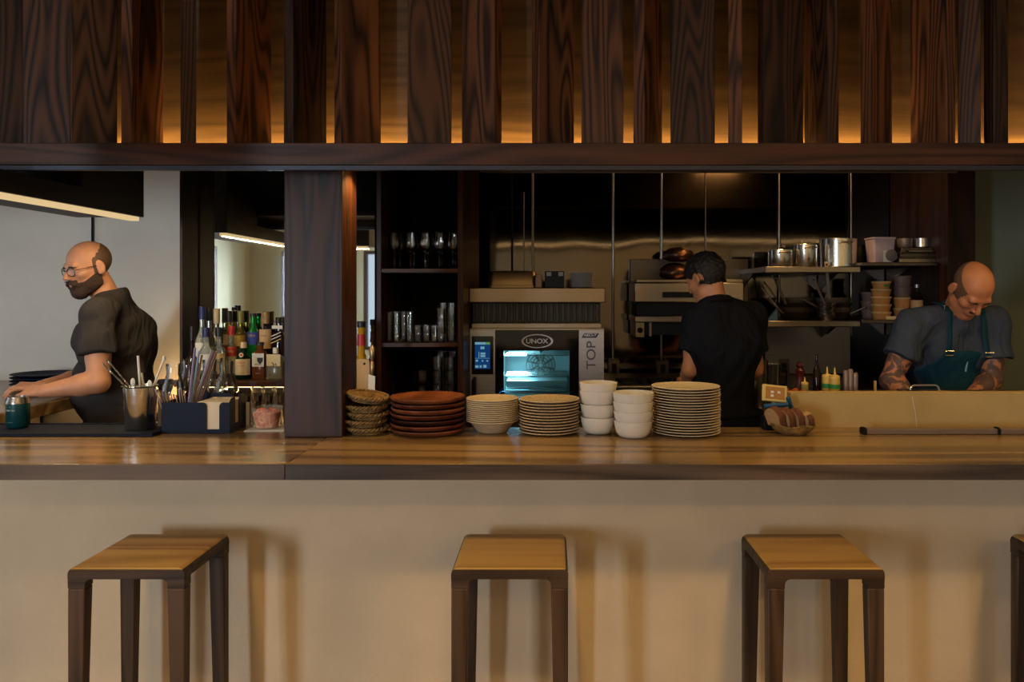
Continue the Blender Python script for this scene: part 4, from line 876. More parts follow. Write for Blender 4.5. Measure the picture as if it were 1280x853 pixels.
for a in range(len(vs) - 1): F += [(a * n + i, a * n + (i + 1) % n, (a + 1) * n + (i + 1) % n, (a + 1) * n + i) for i in range(n)]
part('shell', MB().add(V, F), steel('bronze_pan', rgb(150, 128, 100), .4), pn); part('wooden_end', MB().box(OX(669), OX(677), f + .06, f + .3, zh, zh + .075), flat('tan_box', rgb(140, 108, 70), .6), pn, .004)
bc = thing('black_holder', 'small black box holder with pale corner tabs on the oven hood', 'box', (OX(693), f + .1, zh))
part('body', MB().box(OX(681), OX(705.5), f + .05, f + .17, zh, zh + .092), BLACK, bc, .003)
part('tab', MB().box(OX(683), OX(689), f + .047, f + .0495, OZ(345), OZ(340)), flat('tab_grey', rgb(130, 120, 112), .5), bc); part('tab', MB().box(OX(698), OX(704), f + .047, f + .0495, OZ(345), OZ(340)), bpy.data.materials['tab_grey'], bc)
pp = MB().lathe([(0, 0), (.052, 0), (.066, .0048), (.074, .0062), (.0742, .0072), (.072, .0076), (.05, .003), (0, .003)], 36)
for i in range(10):
    o = single('side_plate', pp, flat('grey_ceramic', rgb(196, 188, 184), .35, var=.03) if i == 0 else bpy.data.materials['grey_ceramic'], 'small pale side plate, %s from the top in the stack on the oven hood' % ORD[9 - i], 'plate', 'side plates on the oven hood'); o.location = (OX(728.5), f + .14, zh + i * .0087)
bt_ = thing('blue_tongs', 'bright blue looped handle lying before the oven door', 'tongs', (OX(622), f - .05, .941))
part('loop', MB().tube([at(619, 500, 4.36), at(634, 500, 4.36)], .006, 8).tube([at(628 + 5 * math.cos(a), 495 - 5 * math.sin(a), 4.35) for a in np.linspace(-.4, PI + .4, 12)], .004, 8), flat('bright_blue', rgb(20, 110, 180), .4), bt_)
part('stand', MB().box(OX(612), OX(640), f - .1, f - .02, .9412, OZ(501)), BLACK, bt_)
# exhaust lip along the top
eh = thing('exhaust_hood', 'long steel exhaust hood lip over the kitchen wall', 'hood', (.9, 5.0, 2.26))
part('lip', MB().box(X(600, 4.5), 2.28, 4.5, 4.52, Z(216, 4.5), 3.0), STEEL, eh, .002); part('rear_flange', MB().box(X(600, 4.5), 2.28, 5.40, 5.44, 2.75, 3.0), DSTEEL, eh)
# wall conduits with outlet boxes
def conduit(px, y0, y1, r, lab, box=None, mt=STEEL):
    d = 5.435; t = thing('wall_conduit', lab, 'conduit', at(px, y1, d)); part('pipe', MB().tube([at(px, y0, d), at(px, y1, d)], r, 10), mt, t)
    if box: a, b, c_, d_ = box; part('outlet_box', MB().box(X(a, d), X(b, d), d - .05, d + .012, Z(d_, d), Z(c_, d)), DSTEEL, t, .003); part('socket', MB().box(X((a + b) / 2 - 3, d), X((a + b) / 2 + 3, d), d - .054, d - .0505, Z(d_ - 5, d), Z(c_ + 5, d)), BLACK, t)
conduit(666, 210, 372, .0085, 'steel conduit on the kitchen wall behind the roasting pan end'); conduit(640, 210, 372, .007, 'black cable on the kitchen wall behind the roasting pan', None, BLACK); conduit(655, 240, 372, .004, 'thin steel pipe between the black cable and the conduit')
conduit(766.5, 210, 450, .0085, 'long steel conduit with outlet box beside the oven', (760, 774, 449, 472)); conduit(827, 210, 455, .0085, 'steel conduit with outlet box behind the wall grill', (820, 835, 450, 471)); conduit(882, 210, 330, .003, 'hairline pipe above the dark-haired cook')
conduit(974, 210, 452, .0085, 'steel conduit rising behind the smallest cooking pot', (971, 984, 448, 470)); conduit(1064, 210, 420, .0085, 'steel conduit rising behind the largest cooking pot')
# wall grill (salamander)
g = 5.02
sg_ = thing('wall_grill', 'wall-mounted steel salamander grill beside the dark-haired cook', 'grill', at(845, 410, 5.2))
part('back_plate', MB().box(X(788, 5.4), X(935, 5.4), 5.39, 5.44, Z(400, 5.4), Z(324, 5.4)), DSTEEL, sg_, .003)
part('top_rack', MB().box(X(796, g), X(930, g), g + .02, 5.389, Z(353, g), Z(349.5, g)), STEEL, sg_, .003)
part('upper_box', MB().box(X(793, g), X(930, g), g, 5.389, Z(378, g), Z(353.5, g)), STEEL, sg_, .006)
part('opening', MB().box(X(797, g), X(930, g), g + .05, 5.389, Z(395, g), Z(378.5, g)), BLACK, sg_)
part('grip', MB().box(X(828, g), X(872, g), g - .03, g - .001, Z(372, g), Z(365, g)), BLACK, sg_, .003)
part('lower_tray', MB().box(X(793, g), X(930, g), g - .03, 5.389, Z(402.5, g), Z(395.5, g)), STEEL, sg_, .003)
part('control_box', MB().box(X(794.5, g), X(806, g), g + .01, 5.38, Z(422, g), Z(403, g)), STEEL, sg_, .003); part('knob', MB().lathe([(0, 0), (.018, 0), (.016, .014), (0, .014)], 18).xf(Matrix.Translation(at(800, 413, g + .009)) @ Matrix.Rotation(PI / 2, 4, 'X')), BLACK, sg_)
part('lower_body', MB().box(X(806.5, g), X(930, g), g + .03, 5.38, Z(419, g), Z(403, g)), BLACK, sg_); part('bracket', MB().box(X(812, g), X(815, g), g + .02, g + .0295, Z(421, g), Z(403, g)), STEEL, sg_)
FOIL = steel('copper_foil', rgb(104, 74, 56), .42, wavy=1.0)
def lump(c, r, seed):
    rnd = random.Random(seed); m = MB().ball((0, 0, 0), 1, 26)
    ph = [(rnd.uniform(3, 9), rnd.uniform(0, 6), Vector((rnd.uniform(-1, 1), rnd.uniform(-1, 1), rnd.uniform(-1, 1)))) for _ in range(9)]
    for i, v in enumerate(m.v):
        k = 1 + sum(.05 * abs(math.sin(f_ * v.dot(dv) + p_)) for f_, p_, dv in ph) - .12; m.v[i] = Vector((c[0] + v.x * r[0] * k, c[1] + v.y * r[1] * k, c[2] + max(v.z, -.8) * r[2] * k))
    return m
c = at(844, 342, 5.15); single('foil_parcel', lump((c.x, c.y, Z(349.5, g) + .047), (.09, .07, .052), 3), FOIL, 'crumpled copper-brown parcel, lower of two on the wall grill rack', 'parcel', 'foil parcels on the grill')
single('foil_parcel', lump((c.x + .02, c.y, Z(349.5, g) + .158), (.085, .065, .044), 5), FOIL, 'crumpled copper-brown parcel, upper of two on the wall grill rack', 'parcel', 'foil parcels on the grill')
# ------------------------------------------------------------------ steel wall shelves with pots and pans
s0, s1 = 4.75, 5.43
def wall_shelf(name, lab, x0, x1, py, mt, th=.034):
    z = Z(py, s0); t = thing(name, lab, 'shelf', ((x0 + x1) / 2, 5.1, z - th)); part('board', MB().box(x0, x1, s0, s1, z - th, z), mt, t, .003)
    for xx in (x0 + .01, x1 - .022):
        part('bracket', MB().prism([(s1 - .34, z - th - .0005), (s1, z - th - .0005), (s1, z - th - .10), (s1 - .04, z - th - .10)], 'x', xx, xx + .006), DSTEEL, t)
    return z
SX0, SX1 = X(957, s0), X(1075.5, s0)
zA = wall_shelf('wall_shelf', 'upper steel wall shelf carrying three cooking pots', SX0, SX1, 333.5, STEEL); zB2 = wall_shelf('wall_shelf', 'lower steel wall shelf carrying stacked frying pans', SX0, SX1, 401.5, STEEL)
zC = wall_shelf('wall_shelf', 'dark upper wall shelf carrying the pale tub and steel trays', SX1 + .008, 2.292, 328, DSTEEL, .022); zD = wall_shelf('wall_shelf', 'dark lower wall shelf carrying the food tubs', SX1 + .008, 2.292, 400, DSTEEL, .022)
def pot(px0, px1, ytop, d, lab, z, h_lug=True):
    R = (X(px1, d) - X(px0, d)) / 2; c = Vector((X((px0 + px1) / 2, d), d, z + .001)); h = Z(ytop, d) - z; t = thing('cooking_pot', lab, 'pot', c, 'steel cooking pots on the upper shelf')
    part('wall', MB().lathe([(0, 0), (R * .94, 0), (R * .985, .006), (R * .985, h - .004), (R * 1.02, h - .001), (R * 1.01, h), (R * .955, h - .004), (R * .955, .006), (0, .005)], 44, c), CHROME, t)
    part('handle', MB().tube([c + Vector((-.030, -R * .985, h * .80)), c + Vector((-.034, -R - .03, h * .84)), c + Vector((0, -R - .040, h * .85)), c + Vector((.034, -R - .03, h * .84)), c + Vector((.030, -R * .985, h * .80))], .005, 8), STEEL, t)
    return c, R, h
pot(960, 991, 313, 4.95, 'smallest steel cooking pot at the cook end of the upper shelf', zA); pot(992, 1022, 306, 4.95, 'middle-sized steel cooking pot between the small and the large one', zA); pot(1025, 1071, 299, 4.98, 'largest steel cooking pot on the upper shelf', zA)
single('sauce_jar', MB().lathe([(0, 0), (.035, 0), (.036, .004), (.036, .1), (.028, .115), (.028, .13), (0, .13)], 24, (X(1076, 5.25), 5.25, zC + .001)), BLACK, 'dark jar between the largest pot and the pale tub', 'jar')
PANM = steel('pan_steel', rgb(170, 150, 130), .4, metal=.7); HND = steel('handle_steel', rgb(200, 180, 150), .35, metal=.6); PAND = steel('pan_dark', rgb(96, 84, 74), .42, metal=.7)
def pan(px, d, z, R, az, el, L, lab, mt=PANM, h=.045):
    c = Vector((X(px, d), d, z)); t = thing('frying_pan', lab, 'pan', c, 'frying pans on the lower shelf')
    part('dish', MB().lathe([(0, 0), (R * .75, 0), (R * .82, .004), (R, h), (R * .975, h), (R * .79, .006), (0, .004)], 40, c), mt, t)
    u = Vector((math.cos(az), math.sin(az), 0)); a = c + u * R * 1.0 + Vector((0, 0, h * .8)); dv = u * math.cos(el) + Vector((0, 0, math.sin(el)))
    part('handle', MB().bar(a, a + dv * L * .86, .016, .007).bar(a + dv * L * .84, a + dv * L, .024, .006), HND, t, .002)
    part('hang_hole', MB().ball(a + dv * (L * .93) + Vector((0, -.004, .0)), (.006, .003, .008), 10), BLACK, t)
for i, (px, d, R, az, el, L, dz, lab) in enumerate(((995, 5.05, .105, 3.6, .62, .16, 0, 'lowest frying pan of the stack at the cook end'), (994, 5.06, .105, 2.6, .9, .17, .024, 'second frying pan of the cook-end stack, handle out to the steel shelf side'),
                                               (993, 5.06, .105, 3.9, .95, .2, .048, 'third frying pan of the cook-end stack'), (995, 5.06, .10, 2.2, 1.1, .19, .072, 'topmost frying pan of the cook-end stack, handle straight up'),
                                               (1040, 5.06, .118, -.75, .42, .11, 0, 'lowest frying pan of the second stack, handle towards the food tubs'), (1041, 5.06, .118, 3.7, .35, .17, .024, 'second frying pan of the second stack, handle lying low'),
                                               (1042, 5.06, .115, 3.9, .85, .22, .048, 'third frying pan of the second stack, handle slanting up'), (1041, 5.06, .112, 4.2, 1.15, .25, .072, 'topmost frying pan of the second stack, tallest handle'))):
    pan(px, d, zB2 + .001 + dz * 1.25, R, az, el, L, lab, PANM if i % 2 else PAND)
for i, (px, d, dz) in enumerate(((1052, 4.86, 0), (1052, 4.86, .028), (1052, 4.86, .056))):
    single('steel_bowl', MB().lathe([(0, 0), (.03, 0), (.05, .02), (.056, .05), (.053, .05), (.045, .02), (0, .003)], 32, (X(1033, 4.84), 4.84, zB2 + .001 + dz)), CHROME, 'small shiny steel bowl, %s of three nested before the second pan stack' % ('lowest', 'middle', 'top')[i], 'bowl', 'small steel bowls')
single('blue_cloth', MB().prism([(X(953, 4.9) + .02, zB2 + .001), (X(970, 4.9), zB2 + .001), (X(970, 4.9), zB2 + .075)], 'y', 4.86, 4.90), flat('pale_blue_cloth', rgb(110, 150, 190), .8), 'pale blue folded wedge of cloth on the end of the pan shelf', 'cloth', bevel=.003)
# things on the dark shelves
tb2 = thing('storage_tub', 'pale pinkish square tub on the dark upper shelf', 'tub', (X(1103, 4.9), 4.9, zC + .001)); c = (X(1100, 4.9), 4.9, zC + .001); hh = Z(297, 4.85) - zC
V = []; bse = rounded(-.068, .068, -.07, .07, .012, 3); n = len(bse); lv = [(.86, 0), (1, hh - .008), (1.06, hh - .008), (1.06, hh), (.97, hh), (.84, .004)]
for k, z in lv: V += [(c[0] + p[0] * k, c[1] + p[1] * k, c[2] + z) for p in bse]
F = [tuple(range(n))[::-1], tuple(len(V) - n + i for i in range(n))]
for a in range(len(lv) - 1): F += [(a * n + i, a * n + (i + 1) % n, (a + 1) * n + (i + 1) % n, (a + 1) * n + i) for i in range(n)]
part('wall', MB().add(V, F), flat('pink_plastic', rgb(196, 170, 170), .5), tb2); part('paper_tag', MB().box(X(1104, 4.82), X(1113.5, 4.82), 4.818, 4.82, zC + .004, zC + .075), PAPER, tb2)
for i, (w, lab) in enumerate(((.0, 'lower shallow steel tray stacked on the dark upper shelf'), (-.004, 'upper lidded steel tray with long bar handle on the dark upper shelf'))):
    x0, x1 = X(1121.5, 4.83), X(1173, 4.83); z = zC + .001 + i * .031; t = thing('steel_tray', lab, 'tray', ((x0 + x1) / 2, 4.95, z), 'steel trays on the dark shelf')
    part('pan', MB().box(x0 - w, x1 + w, 4.80, 5.1, z, z + .022).box(x0 - .008, x1 + .008, 4.79, 5.11, z + .022, z + .028), STEEL if i == 0 else DSTEEL, t, .002)
    if i: part('lid', MB().prism([(x0 + .01, z + .0285), (x1 - .01, z + .0285), (x1 - .02, z + .06), (x0 + .02, z + .06)], 'y', 4.81, 5.09), DSTEEL, t, .003); part('handle', MB().tube([(x0 + .05, 4.812, z + .058), (x0 + .055, 4.79, z + .036), (x1 - .06, 4.79, z + .036), (x1 - .055, 4.812, z + .058)], .007, 8), STEEL, t)
single('round_lid', MB().lathe([(0, 0), (.034, 0), (.036, .004), (0, .012)], 28).xf(Matrix.Translation((X(1114.5, 4.78), 4.785, zC + .042)) @ Matrix.Rotation(PI / 2, 4, 'X')), flat('grey_lid', rgb(110, 96, 96), .5), 'round grey lid leaning between the pale tub and the steel trays', 'lid')
for i, (px, r) in enumerate(((1131, .045), (1152, .058))):
    c = (X(px, 4.92), 4.92, zC + .001 + .0928); single('small_pot', MB().lathe([(0, 0), (r * .9, 0), (r, .006), (r, .058), (r * .95, .058), (r * .95, .006), (0, .005)], 32, c), CHROME if i else GREYM, ('small grey pan standing on the tray lid near the pale tub', 'wider small steel pan standing on the tray lid near the partition')[i], 'pan', 'small pans on the tray lid')
TUB = flat('tub_amber', rgb(196, 134, 72), .45, var=.12); TUB2 = flat('tub_smoke', rgb(120, 96, 88), .45, var=.12); TUBL = flat('tub_lid', rgb(206, 170, 120), .5)
def tub(px, d, z, R, h, lab, m, grp, tagc=None):
    c = (X(px, d), d, z); t = thing('food_tub', lab, 'tub', c, grp); part('wall', MB().lathe([(0, 0), (R * .8, 0), (R * .82, .003), (R * .95, h - .01), (0, h - .01)], 32, c), m, t)
    part('lid', MB().lathe([(0, h - .0097), (R, h - .0097), (R * 1.02, h - .004), (R * .98, h), (0, h)], 32, c), TUBL if m is TUB else m, t)
    if tagc: part('sticker', MB().add([(c[0] + (R * .9 + .001) * math.cos(a), c[1] + (R * .9 + .001) * math.sin(a), z + f_) for f_ in (h * .3, h * .7) for a in np.linspace(-PI / 2 - .1, -PI / 2 + .6, 7)], [(k, k + 1, 8 + k, 7 + k) for k in range(6)]), tagc, t)
PL = ('bottom', 'second from the bottom', 'middle', 'second from the top', 'topmost, with a green sticker'); GRN = flat('green_sticker', rgb(40, 130, 60), .5)
for i in range(5): tub(1101.5, 4.83, zD + .001 + i * .0458, .058 if i < 4 else .056, .0452, 'amber lidded food tub, %s in the stack beside the frying pans' % PL[i], TUB, 'amber food tubs', GRN if i == 4 else None)
for i in range(3): tub(1087, 4.97, zD + .001 + i * .055, .052, .0545, 'smoky food tub, %s in the short stack behind the amber tubs' % ('bottom', 'middle', 'top')[i], TUB2, 'smoky food tubs behind')
for i in range(4): tub(1127.5, 4.90, zD + .001 + i * .066, .056, .0655, ('tall amber food tub at the bottom of the stack by the green-lid jar', 'amber food tub, second in the stack by the green-lid jar', 'smoky food tub, third in the stack by the green-lid jar', 'smoky food tub topping the stack by the green-lid jar')[i], TUB if i < 2 else TUB2, 'food tubs by the green-lid jar')
jr = thing('label_jar', 'jar with pale label and green foot at the end of the food tubs', 'jar', (X(1146, 4.84), 4.84, zD + .001)); c = (X(1146, 4.84), 4.84, zD + .001)
part('glass_body', MB().lathe([(0, 0), (.034, 0), (.034, .13), (.026, .15), (.013, .165), (.012, .19), (0, .19)], 28, c), BG['brown'], jr); part('label', MB().lathe([(.0348, .055), (.0348, .115), (.0342, .115), (.0342, .055), (.0348, .055)], 28, c), LAB['tan'], jr); part('foot_band', MB().lathe([(.0348, .015), (.0348, .05), (.0342, .05), (.0342, .015), (.0348, .015)], 28, c), GRN, jr); part('cap', MB().lathe([(0, .1903), (.014, .1903), (.014, .21), (0, .21)], 18, c), CAPS['silver'], jr)
single('butter_stick', MB().box(X(1107, 4.78), X(1120, 4.78), 4.76, 4.80, zD + .0005, zD + .02), flat('cream_block', rgb(220, 190, 140), .5), 'small cream block lying at the shelf edge under the food tubs', 'block', bevel=.004)
# steel splash panel under the pan shelf
single('splash_panel', MB().box(X(956, 5.40), X(1062, 5.40), 5.39, 5.405, 1.05, Z(409, 5.4)), steel('splash_steel', rgb(150, 148, 150), .3, .3), 'brushed steel splash panel under the pan shelf', 'panel')

# ------------------------------------------------------------------ pass counter behind the partition and its small things
ZP = Z(491.5, 3.3)
pc = thing('pass_counter', 'dark pass counter behind the tan half wall, sauce bottles standing on it', 'counter', (2, 3.4, 0))
part('top', MB().box(X(988, 3.2), 3.4, 3.195, 3.41, ZP - .03, ZP), flat('pass_stone', rgb(60, 44, 34), .3), pc, .003); part('body', MB().box(X(988, 3.2) + .03, 3.4, 3.2, 3.40, 0, ZP - .0305), BLACK, pc); part('lower_ledge', MB().box(X(988, 3.2), 3.4, 3.412, 3.60, 1.02, 1.05), STEEL, pc, .003)
def squeeze(px, d, ytop, R, lab, body, capm, band=None):
    c = (X(px, d), d, ZP + .0008); h = Z(ytop, d) - ZP; t = thing('squeeze_bottle', lab, 'bottle', c, 'squeeze bottles on the pass')
    part('body', MB().lathe([(0, 0), (R, 0), (R * 1.02, .003), (R, h * .5), (R * .94, h * .55), (0, h * .55)], 26, c), body, t)
    part('nozzle', MB().lathe([(0, h * .552), (R, h * .552), (R, h * .66), (R * .6, h * .70), (R * .25, h * .72), (R * .10, h), (0, h)], 22, c), capm, t)
    if band: part('tape_band', MB().lathe([(R * 1.03, h * .14), (R * 1.02, h * .32), (R * .99, h * .32), (R * .99, h * .14), (R * 1.03, h * .14)], 26, c), band, t)
YEL = flat('yellow_sauce', rgb(206, 166, 70), .4); YCAP = flat('yellow_cap', rgb(226, 186, 92), .45)
squeeze(1034, 3.36, 459, .0205, 'yellow squeeze bottle with green band nearest the dark-haired cook', YEL, YCAP, GRN); squeeze(1043.5, 3.33, 460, .0205, 'yellow squeeze bottle with green band nearest the tattooed cook', YEL, YCAP, GRN)
squeeze(1006, 3.30, 472, .0145, 'small olive squeeze bottle standing alone above the bread', flat('olive_sauce', rgb(140, 130, 60), .4), YCAP)
single('pepper_mill', MB().lathe([(0, 0), (.021, 0), (.022, .01), (.014, .04), (.016, .07), (.02, .085), (.012, .095), (.017, .105), (.012, .12), (0, .124)], 26, (X(1000, 3.37), 3.37, ZP + .0008)), flat('oxblood', rgb(70, 14, 16), .25), 'dark red rounded pepper mill behind the small squeeze bottle', 'mill')
single('thin_bottle', MB().lathe([(0, 0), (.016, 0), (.016, .08), (.006, .11), (.006, .15), (0, .15)], 20, (X(1021, 3.385), 3.385, ZP + .0008)), BG['brown'], 'slim dark bottle behind the two yellow squeeze bottles', 'bottle')
for i, (px, h) in enumerate(((1057, .08), (1063, .085), (1069, .07))): single('metal_shaker', MB().lathe([(0, 0), (.011, 0), (.011, h), (.008, h + .006), (0, h + .007)], 18, (X(px, 3.37), 3.37, ZP + .0008)), GREYM, 'slim metal shaker, %s of three between squeeze bottles and tattooed arm' % ORD[i], 'shaker', 'metal shakers')
for i in range(7):
    px = 980 + i * 4; single('garnish', lump((X(px, 3.27), 3.27 + (i % 3) * .03, ZP + .0085), (.012, .01, .0075), 20 + i), flat('orange_food', rgb(190, 90, 40), .5, var=.3) if i == 0 else bpy.data.materials['orange_food'], 'orange-red food scrap, %s from the till tablet, on the pass counter' % ORD[i], 'food', 'food scraps on the pass')
hn = thing('tray_handle', 'bent steel handle of a tray standing up behind the tan half wall', 'handle', at(1155, 490, 3.3))
a0, a1 = at(1137.5, 492, 3.3), at(1173.5, 492, 3.3); zz = Z(482, 3.3); part('bow', MB().tube([Vector((a0.x, 3.3, ZP + .012)), Vector((a0.x + .003, 3.3, zz - .008)), Vector((a0.x + .012, 3.3, zz)), Vector((a1.x - .012, 3.3, zz)), Vector((a1.x - .003, 3.3, zz - .008)), Vector((a1.x, 3.3, ZP + .012))], .0048, 8), CHROME, hn)
part('lid_plate', MB().box(a0.x - .03, a1.x + .03, 3.22, 3.36, ZP + .0005, ZP + .011), STEEL, hn, .003)
single('wood_peg', MB().box(X(1092, 3.3), X(1094.5, 3.3), 3.29, 3.30, ZP + .0005, Z(476, 3.3)), flat('pale_wood', rgb(200, 160, 90), .6), 'small upright pale wooden stick beside the tattooed arm', 'stick')
bm_ = thing('utensil_bin', 'tall steel utensil bin on the bench beside the dark-haired cook', 'bin', (X(950, 4.6), 4.6, .9405)); c = (X(949, 4.55), 4.55, .941)
part('wall', MB().lathe([(0, 0), (.045, 0), (.05, Z(450, 4.55) - .941), (.046, Z(450, 4.55) - .941), (.042, .006), (0, .005)], 30, c), STEEL, bm_)
bm2 = thing('steel_jug', 'small steel jug behind the utensil bin', 'jug', (X(966, 4.75), 4.75, .9405)); c = (X(966, 4.75), 4.75, .941); h = Z(455, 4.75) - .941
part('wall', MB().lathe([(0, 0), (.042, 0), (.04, h * .6), (.045, h), (.041, h), (.036, h * .6), (0, .006)], 30, c), CHROME, bm2); part('handle', MB().tube([Vector(c) + Vector((.04, 0, h * .9)), Vector(c) + Vector((.08, -.01, h * .85)), Vector(c) + Vector((.075, -.01, h * .5)), Vector(c) + Vector((.04, 0, h * .4))], .006, 8), BLACK, bm2)
# ------------------------------------------------------------------ people: smooth-blended body surfaces
class Field:
    """a body described by rounded limbs and masses that melt into one another, turned into one closed surface"""
    def __init__(s, lo, hi, h):
        s.h = h; s.lo = np.array(lo, dtype=np.float32); s.n = np.ceil((np.array(hi) - np.array(lo)) / h).astype(int) + 1
        s.D = np.full(tuple(s.n), .4, dtype=np.float32)
    def _sub(s, lo, hi, pad):
        a = np.maximum(0, np.floor((np.array(lo) - pad - s.lo) / s.h).astype(int)); b = np.minimum(s.n, np.ceil((np.array(hi) + pad - s.lo) / s.h).astype(int) + 1)
        if (b - a < 1).any(): return None, None
        g = [s.lo[i] + s.h * np.arange(a[i], b[i], dtype=np.float32) for i in range(3)]
        return tuple(slice(a[i], b[i]) for i in range(3)), np.meshgrid(*g, indexing='ij', sparse=True)
    def _mix(s, sl, d, k, op):
        D = s.D[sl]
        if op == 'sub': d = -d; 
        if k > 0:
            h = np.maximum(k - np.abs(D - d), 0) / k; m = h * h * k * .25
            s.D[sl] = (np.maximum(D, d) + m) if op == 'sub' else (np.minimum(D, d) - m)
        else: s.D[sl] = np.maximum(D, d) if op == 'sub' else np.minimum(D, d)
    def cone(s, a, b, ra, rb, k=.02, op='add', clips=(), off=0.):
        a = np.array(a, dtype=np.float32); b = np.array(b, dtype=np.float32); R = max(ra, rb) + off
        sl, G = s._sub(np.minimum(a, b) - R, np.maximum(a, b) + R, k + .02)
        if sl is None: return s
        ba = b - a; L = float(ba @ ba) + 1e-12; p = [G[i] - a[i] for i in range(3)]
        t = np.clip((p[0] * ba[0] + p[1] * ba[1] + p[2] * ba[2]) / L, 0, 1)
        d = np.sqrt((p[0] - t * ba[0]) ** 2 + (p[1] - t * ba[1]) ** 2 + (p[2] - t * ba[2]) ** 2) - (ra + (rb - ra) * t) - off
        for c, n in clips: d = np.maximum(d, (G[0] - c[0]) * n[0] + (G[1] - c[1]) * n[1] + (G[2] - c[2]) * n[2])
        s._mix(sl, d, k, op); return s
    def ell(s, c, R, r, k=.02, op='add', off=0., clips=()):
        """R: three axis vectors of the ellipsoid"""
        R = [np.array(v, dtype=np.float32) for v in R]; r = [x + off for x in r]
        e = np.sqrt(sum((R[i] * r[i]) ** 2 for i in range(3))); c = np.array(c, dtype=np.float32)
        sl, G = s._sub(c - e, c + e, k + .02)
        if sl is None: return s
        p = [G[i] - c[i] for i in range(3)]; q = [(p[0] * R[i][0] + p[1] * R[i][1] + p[2] * R[i][2]) for i in range(3)]
        k0 = np.sqrt(sum((q[i] / r[i]) ** 2 for i in range(3))); k1 = np.sqrt(sum((q[i] / r[i] ** 2) ** 2 for i in range(3))) + 1e-9
        d = k0 * (k0 - 1) / k1
        for cc, n in clips: d = np.maximum(d, (G[0] - cc[0]) * n[0] + (G[1] - cc[1]) * n[1] + (G[2] - cc[2]) * n[2])
        s._mix(sl, d, k, op); return s
    def all(s): return np.meshgrid(*[s.lo[i] + s.h * np.arange(s.n[i], dtype=np.float32) for i in range(3)], indexing='ij', sparse=True)
    def keep(s, c, n):
        """cut away everything on the side n points to"""
        G = s.all(); s.D = np.maximum(s.D, (G[0] - c[0]) * n[0] + (G[1] - c[1]) * n[1] + (G[2] - c[2]) * n[2]); return s
    def wrinkle(s, amp, f, seed):
        rnd = np.random.RandomState(seed); G = s.all(); w = 0
        for i in range(7):
            v = rnd.normal(size=3); v[2] *= .7; v /= np.linalg.norm(v); ff = f * rnd.uniform(.5, 1.8)
            w = w + np.sin(ff * (G[0] * v[0] + G[1] * v[1] + G[2] * v[2]) + rnd.uniform(0, 6) + 1.6 * np.sin(ff * .4 * (G[0] * v[1] - G[2] * v[0])))
        s.D = s.D + (amp / 2.6) * w.astype(np.float32); return s
    def surface(s):
        D = s.D; S = D < 0
        c = np.zeros(tuple(s.n - 1), dtype=np.int8)
        for i in (0, 1):
            for j in (0, 1):
                for k in (0, 1): c += S[i:s.n[0] - 1 + i, j:s.n[1] - 1 + j, k:s.n[2] - 1 + k]
        idx = np.argwhere((c > 0) & (c < 8)); m = len(idx)
        cor = [(i, j, k) for i in (0, 1) for j in (0, 1) for k in (0, 1)]
        val = np.stack([D[idx[:, 0] + i, idx[:, 1] + j, idx[:, 2] + k] for i, j, k in cor], 1)
        P = np.zeros((m, 3)); cnt = np.zeros(m)
        for a in range(8):
            for b in range(a + 1, 8):
                if sum(abs(cor[a][q] - cor[b][q]) for q in range(3)) != 1: continue
                va, vb = val[:, a], val[:, b]; cr = (va < 0) != (vb < 0); t = np.where(cr, va / np.where(cr, va - vb, 1), 0)
                pa, pb = np.array(cor[a]), np.array(cor[b]); P += np.where(cr[:, None], pa + t[:, None] * (pb - pa), 0); cnt += cr
        V = (idx + P / cnt[:, None]) * s.h + s.lo
        I = np.full(c.shape, -1, dtype=np.int32); I[idx[:, 0], idx[:, 1], idx[:, 2]] = np.arange(m)
        F = []
        for ax in range(3):
            A = np.swapaxes(S, 0, ax); e = A[1:] != A[:-1]; e = np.swapaxes(e, 0, ax); ijk = np.argwhere(e)
            u, w = [(1, 2), (2, 0), (0, 1)][ax]
            ok = (ijk[:, u] > 0) & (ijk[:, w] > 0) & (ijk[:, u] < s.n[u] - 1) & (ijk[:, w] < s.n[w] - 1); ijk = ijk[ok]
            q = []
            for du, dw in ((1, 1), (0, 1), (0, 0), (1, 0)):
                t = ijk.copy(); t[:, u] -= du; t[:, w] -= dw; q.append(I[t[:, 0], t[:, 1], t[:, 2]])
            q = np.stack(q, 1); inside = S[ijk[:, 0], ijk[:, 1], ijk[:, 2]]; q[~inside] = q[~inside][:, ::-1]; F.append(q)
        return V, np.concatenate(F)
    def obj(s, name, mat, parent, smooth=1):
        V, F = s.surface(); off = np.array(BASE[parent.name])
        # keep only the pieces of real size
        me = bpy.data.meshes.new(name); me.vertices.add(len(V)); me.vertices.foreach_set('co', (V - off).astype(np.float32).ravel())
        me.loops.add(F.size); me.loops.foreach_set('vertex_index', F.astype(np.int32).ravel()); me.polygons.add(len(F)); me.polygons.foreach_set('loop_start', np.arange(0, F.size, 4, dtype=np.int32))
        me.polygons.foreach_set('use_smooth', np.ones(len(F), dtype=bool)); me.update(calc_edges=True); me.validate()
        o = bpy.data.objects.new(name, me); COL.objects.link(o); o.parent = parent; BASE[o.name] = BASE[parent.name]; me.materials.append(mat)
        if smooth: md = o.modifiers.new('soft', 'SMOOTH'); md.factor = .5; md.iterations = smooth
        return o
def nz(v): v = np.array(v, dtype=float); return v / np.linalg.norm(v)
def frame(f, up):
    """forward, left, up of a body or head"""
    f = nz(f); up = np.array(up, dtype=float); u = nz(up - f * (up @ f)); return f, np.cross(u, f), u

